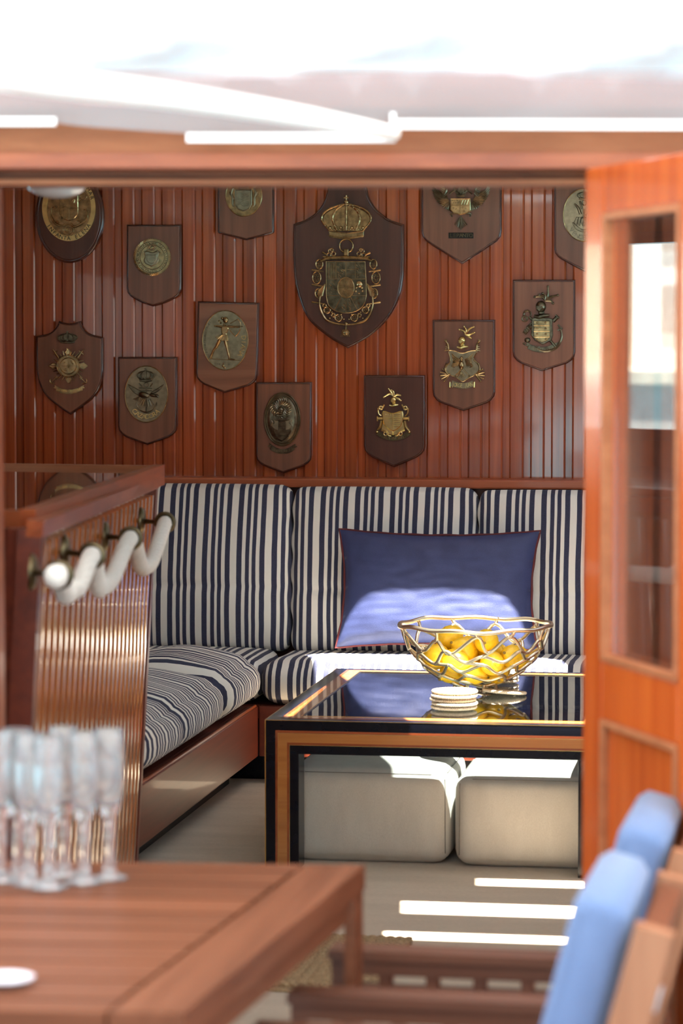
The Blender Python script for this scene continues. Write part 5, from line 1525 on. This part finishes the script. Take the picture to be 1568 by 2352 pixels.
for sx in (-1, 1):
    X = lambda v_: 1062 + sx * v_
    for k in range(8): e.tb([(X(5 + k * .6), 826 + k * 2), (X(14 + k * 1.5), 822 + k * 2.6), (X(25 - k * 1.2), 812 + k * 4.6)], [1.2, 2, .8], 6, 5, False, 3)
    e.tb([(X(3), 848), (X(9), 856), (X(15), 861)], [1.6, 1.2, .9], 6); 
    for k in range(3): e.tb([(X(15), 861), (X(13 + k * 3), 866)], .8, 6, 5)
    e.tb([(X(32), 802), (X(34), 790), (X(40), 783), (X(36), 780)], [3, 2.6, 2, 1.4], 4, 7, False, 4); e.bead(X(38), 784, 3.6, 3)
    for k in range(4): e.tb([(X(31), 803 - k * 3), (X(41 - k), 806 - k * 5)], [1.6, 2, 1], 4, 5)
    e.tb([(X(36), 834), (X(40), 848), (X(34), 860), (X(28), 858)], 1.8, 5, 6, False, 4)
    for k in range(5):
        a = -.7 + k * .42; e.tb([(X(30), 860), (X(30 + 20 * math.cos(a)), 860 + 18 * math.sin(a))], [2, 2.4, 1.4], 4, 6); e.bead(X(30 + 21 * math.cos(a)), 860 + 19 * math.sin(a), 2.2, 3)
e.dome(1060, 824, 4.5, 5.5, 5, 3); e.tb([(1061, 822), (1064, 829)], [1.6, .7], 7); e.dome(1059.5, 839, 6, 11, 4, 5)
for k in range(5): e.tb([(1059, 852), (1051 + k * 4.2, 868 - abs(k - 2) * 1.2)], [1.4, 1.8, 1], 6, 5)
e.build('eagle_and_scrolls', M['bronze'], t)
e = Relief(); e.ribbon([(1036, 880), (1050, 884.5), (1063, 886), (1076, 884.5), (1087, 880.5)], 6, 0, 3, 6, False); e.build('scroll', M['field'], t)
e = Relief(); e.text('JORGE JUAN', 0, 0, 13.5, 3.2, 2.2, .35, (1062, 785.5, 100, 100), PI / 2, False, .62)
for x in (1033, 1089): e.tb([(x, 877), (x - .5, 889)], 2, 4, 6); e.bead(x, 889, 2.6, 2)
e.build('lettering', M['brass'], t)

# 11 barred shield with anchor and cannon
t = plaque(shieldpath(1176, 1320.5, 642, 808, 1244, 853, 20, 0), 'plaque with helmeted bronze shield of bars and studs, anchor behind')
e = Relief(); e.helmet(1242, 704, 12, 2); e.plume(1252, 691, [(1228, 682, 4, -5), (1246, 674, 3, -2), (1258, 658, 3, 3), (1281, 678, -2, -2), (1270, 697, 3, -3), (1238, 678, 6, -2)], 3, 5)
e.anchor(1246, 762, 92, -.72, 2, 3.0)
e.tb([(1219, 748), (1204, 766)], 5, 3); e.tb([(1270, 738), (1280, 728)], 4.4, 3); e.tb([(1276, 724), (1284, 731)], 2.5, 4)
for k in range(3): e.tb([(1203 + k * 4, 757 + k * -3), (1209 + k * 4, 764 - k * 3)], 1.2, 7, 5)
e.dome(1211, 781, 7, 6, 0, 7); e.bead(1203, 789, 3, 1); e.bead(1282, 792, 3, 1)
e.ring(1205, 732, 6, 6, 1.8, 4, 18)
e.build('helmet_and_anchor', M['dbronze'], t)
e = Relief()
o = [(1220, 731), (1232, 729), (1262, 730), (1270, 733), (1268, 745), (1270, 770), (1266, 782), (1246, 792), (1228, 782), (1219, 770), (1221, 748)]
e.poly(o, 0, 6, 1.5); e.build('shield', M['dbronze'], t)
e = Relief(); e.poly([(1226, 737), (1263, 737), (1263, 774), (1256, 783), (1245, 787), (1233, 783), (1226, 774)], 5, 8, 1); 
for y in (748, 761, 774): e.tb([(1226, y), (1263, y)], 1.0, 8.4, 6)
for y in (741, 754, 767, 779): e.beads([(1234, y), (1253.5, y)], 2.6, 7.4)
e.build('bars_and_studs', M['bronze'], t)
e = Relief(); e.ribbon([(1213, 795), (1228, 801), (1244, 803.5), (1260, 801), (1275, 795.5)], 5.4, 0, 3, 6, True); e.build('ribbon', M['dbronze'], t); e = Relief(); e.marks(14, 6.4, 3.3, (1244, 700, 103, 103), PI / 2, .54, 11); e.build('worn_lettering', M['field'], t)

# 12 LEPANTO eagle
t = plaque(shieldpath(966.5, 1151.5, 370, 530, 1060.5, 606.5, 24, 0), 'broad plaque with spread double eagle and LEPANTO nameplate')
e = Relief(); r12 = random.Random(2)
for sx in (-1, 1):
    X = lambda v_: 1058.5 + sx * v_
    for k in range(15):
        f = k / 14; a = -.25 + f * 1.75
        bx, by = 28 + 12 * (1 - f), 452 + 18 * f
        tx = 66 * math.cos(a * .92) if a > 0 else 66; ty = 440 + 48 * math.sin(a) - 12 * (1 - f)
        e.tb([(X(bx * .8), by), (X((bx + tx) / 2 + 2), (by + ty) / 2 + 3), (X(max(18, tx)), ty)], [1.8, 2.3, 1.0], 3 + f * 1.5, 6, False, 4)
    for k in range(10): e.tb([(X(30 + k * 1.4), 444 - k * 2.5), (X(40 + k * 1.2), 452 - k * 3.4)], [1.6, 2, 1], 5.5, 5)
    e.tb([(X(38), 447), (X(33), 436), (X(40), 428)], [3, 3, 2], 5, 6, False, 4)
    e.tb([(X(10), 490), (X(20), 490), (X(25), 493)], [2.6, 2, 1.4], 4); 
    for k in range(3): e.tb([(X(22), 491), (X(24 + k * 1 - 4), 498)], 1.2, 4, 5)
    e.tb([(X(14), 428), (X(16), 440)], 2.4, 4)
    e.tb([(X(2), 446), (X(14), 438), (X(26), 446)], 2, 5, 6, False, 4)
e.crown(1058.5, 452, 424, 26, 4)
for k in range(9): e.tb([(1058.5, 498), (1058.5 + (k - 4) * 3.6, 527 - abs(k - 4) * 2.6)], [1.6, 2.2, 1.2], 4, 6)
e.tb([(1059, 497), (1059, 528)], 1.4, 6)
e.build('eagle', M['dbronze'], t)
e = Relief(); o = [(1036, 457), (1080, 457), (1080, 482), (1074, 489), (1058, 493), (1042, 489), (1036, 482)]
e.poly(o, 2, 8, 1.2); e.tb(o, 1.2, 8.2, 6, True); e.tb([(1057, 457), (1057, 492)], .9, 8.6); e.tb([(1036, 472), (1080, 472)], .9, 8.6)
for k in range(3):
    e.beads([(1040 + k * 5, 461), (1042 + k * 5, 466)], 1.6, 8); e.tb([(1060 + k * 6, 470), (1064 + k * 6, 459)], .8, 8.6, 5)
e.beads([(1042, 478), (1048, 481), (1063, 477), (1070, 480), (1066, 485)], 2, 8)
e.build('shield', M['bronze'], t)
e = Relief(); e.poly([(1030, 534.5), (1087, 534.5), (1087, 547.5), (1030, 547.5)], 0, 2, .6); e.build('nameplate', M['letter'], t)
e = Relief(); e.text('LEPANTO', 1058.5, 541, 12.5, 2, 1.2, .60); e.build('lettering', M['oldbrass'], t)

# 13 plaque half hidden by the door
t = plaque(shieldpath(1271.5, 1411, 370, 570, 1342, 624, 20, 0), 'plaque with oval ship medallion half hidden behind the open door')
e = Relief(); e.disc(1341, 494, 48, 61, 0, 2.5, 1); e.build('medallion', M['field'], t)
e = Relief(); e.ring(1341, 494, 47.5, 60.5, 1.1, 2.6); e.ring(1341, 494, 42, 30, .01, 2.4); e.build('medallion_rim', M['bronze'], t)
e = Relief(); e.crown(1341, 459, 436, 32, 2); e.tb(ell(1342, 466, 5, 6, 16), 1.5, 5, 6, True)
e.tb([(1319, 468), (1327, 477), (1333, 492)], [1.5, 3, 3.4], 4, 7, False, 4); e.tb([(1363, 468), (1355, 477), (1349, 492)], [1.5, 3, 3.4], 4, 7, False, 4); e.tb([(1331, 462), (1337, 480)], 2, 5)
e.poly(smooth2([(1314, 510), (1330, 523), (1341, 527), (1352, 523), (1368, 510), (1362, 526), (1341, 534), (1322, 526)], 3, True), 2, 6, 1)
for k in range(6): e.poly([(1317 + k * 8, 509 + abs(k - 2.5)), (1324 + k * 6, 498), (1329 + k * 6, 499), (1324 + k * 7, 520)], 3, 6 + (k % 2), 1)
e.tb([(1341, 480), (1341, 520)], 2, 6); e.beads([(1337, 500), (1344, 506), (1340, 512), (1346, 494)], 2.6, 5)
e.build('ship_and_crown', M['dbronze'], t)
e = Relief(); e.text('VENCEDORA', 0, 0, 15, 2.4, 2.2, .64, (1341, 494, 39.5, 52), PI / 2); e.build('lettering', M['dbronze'], t)
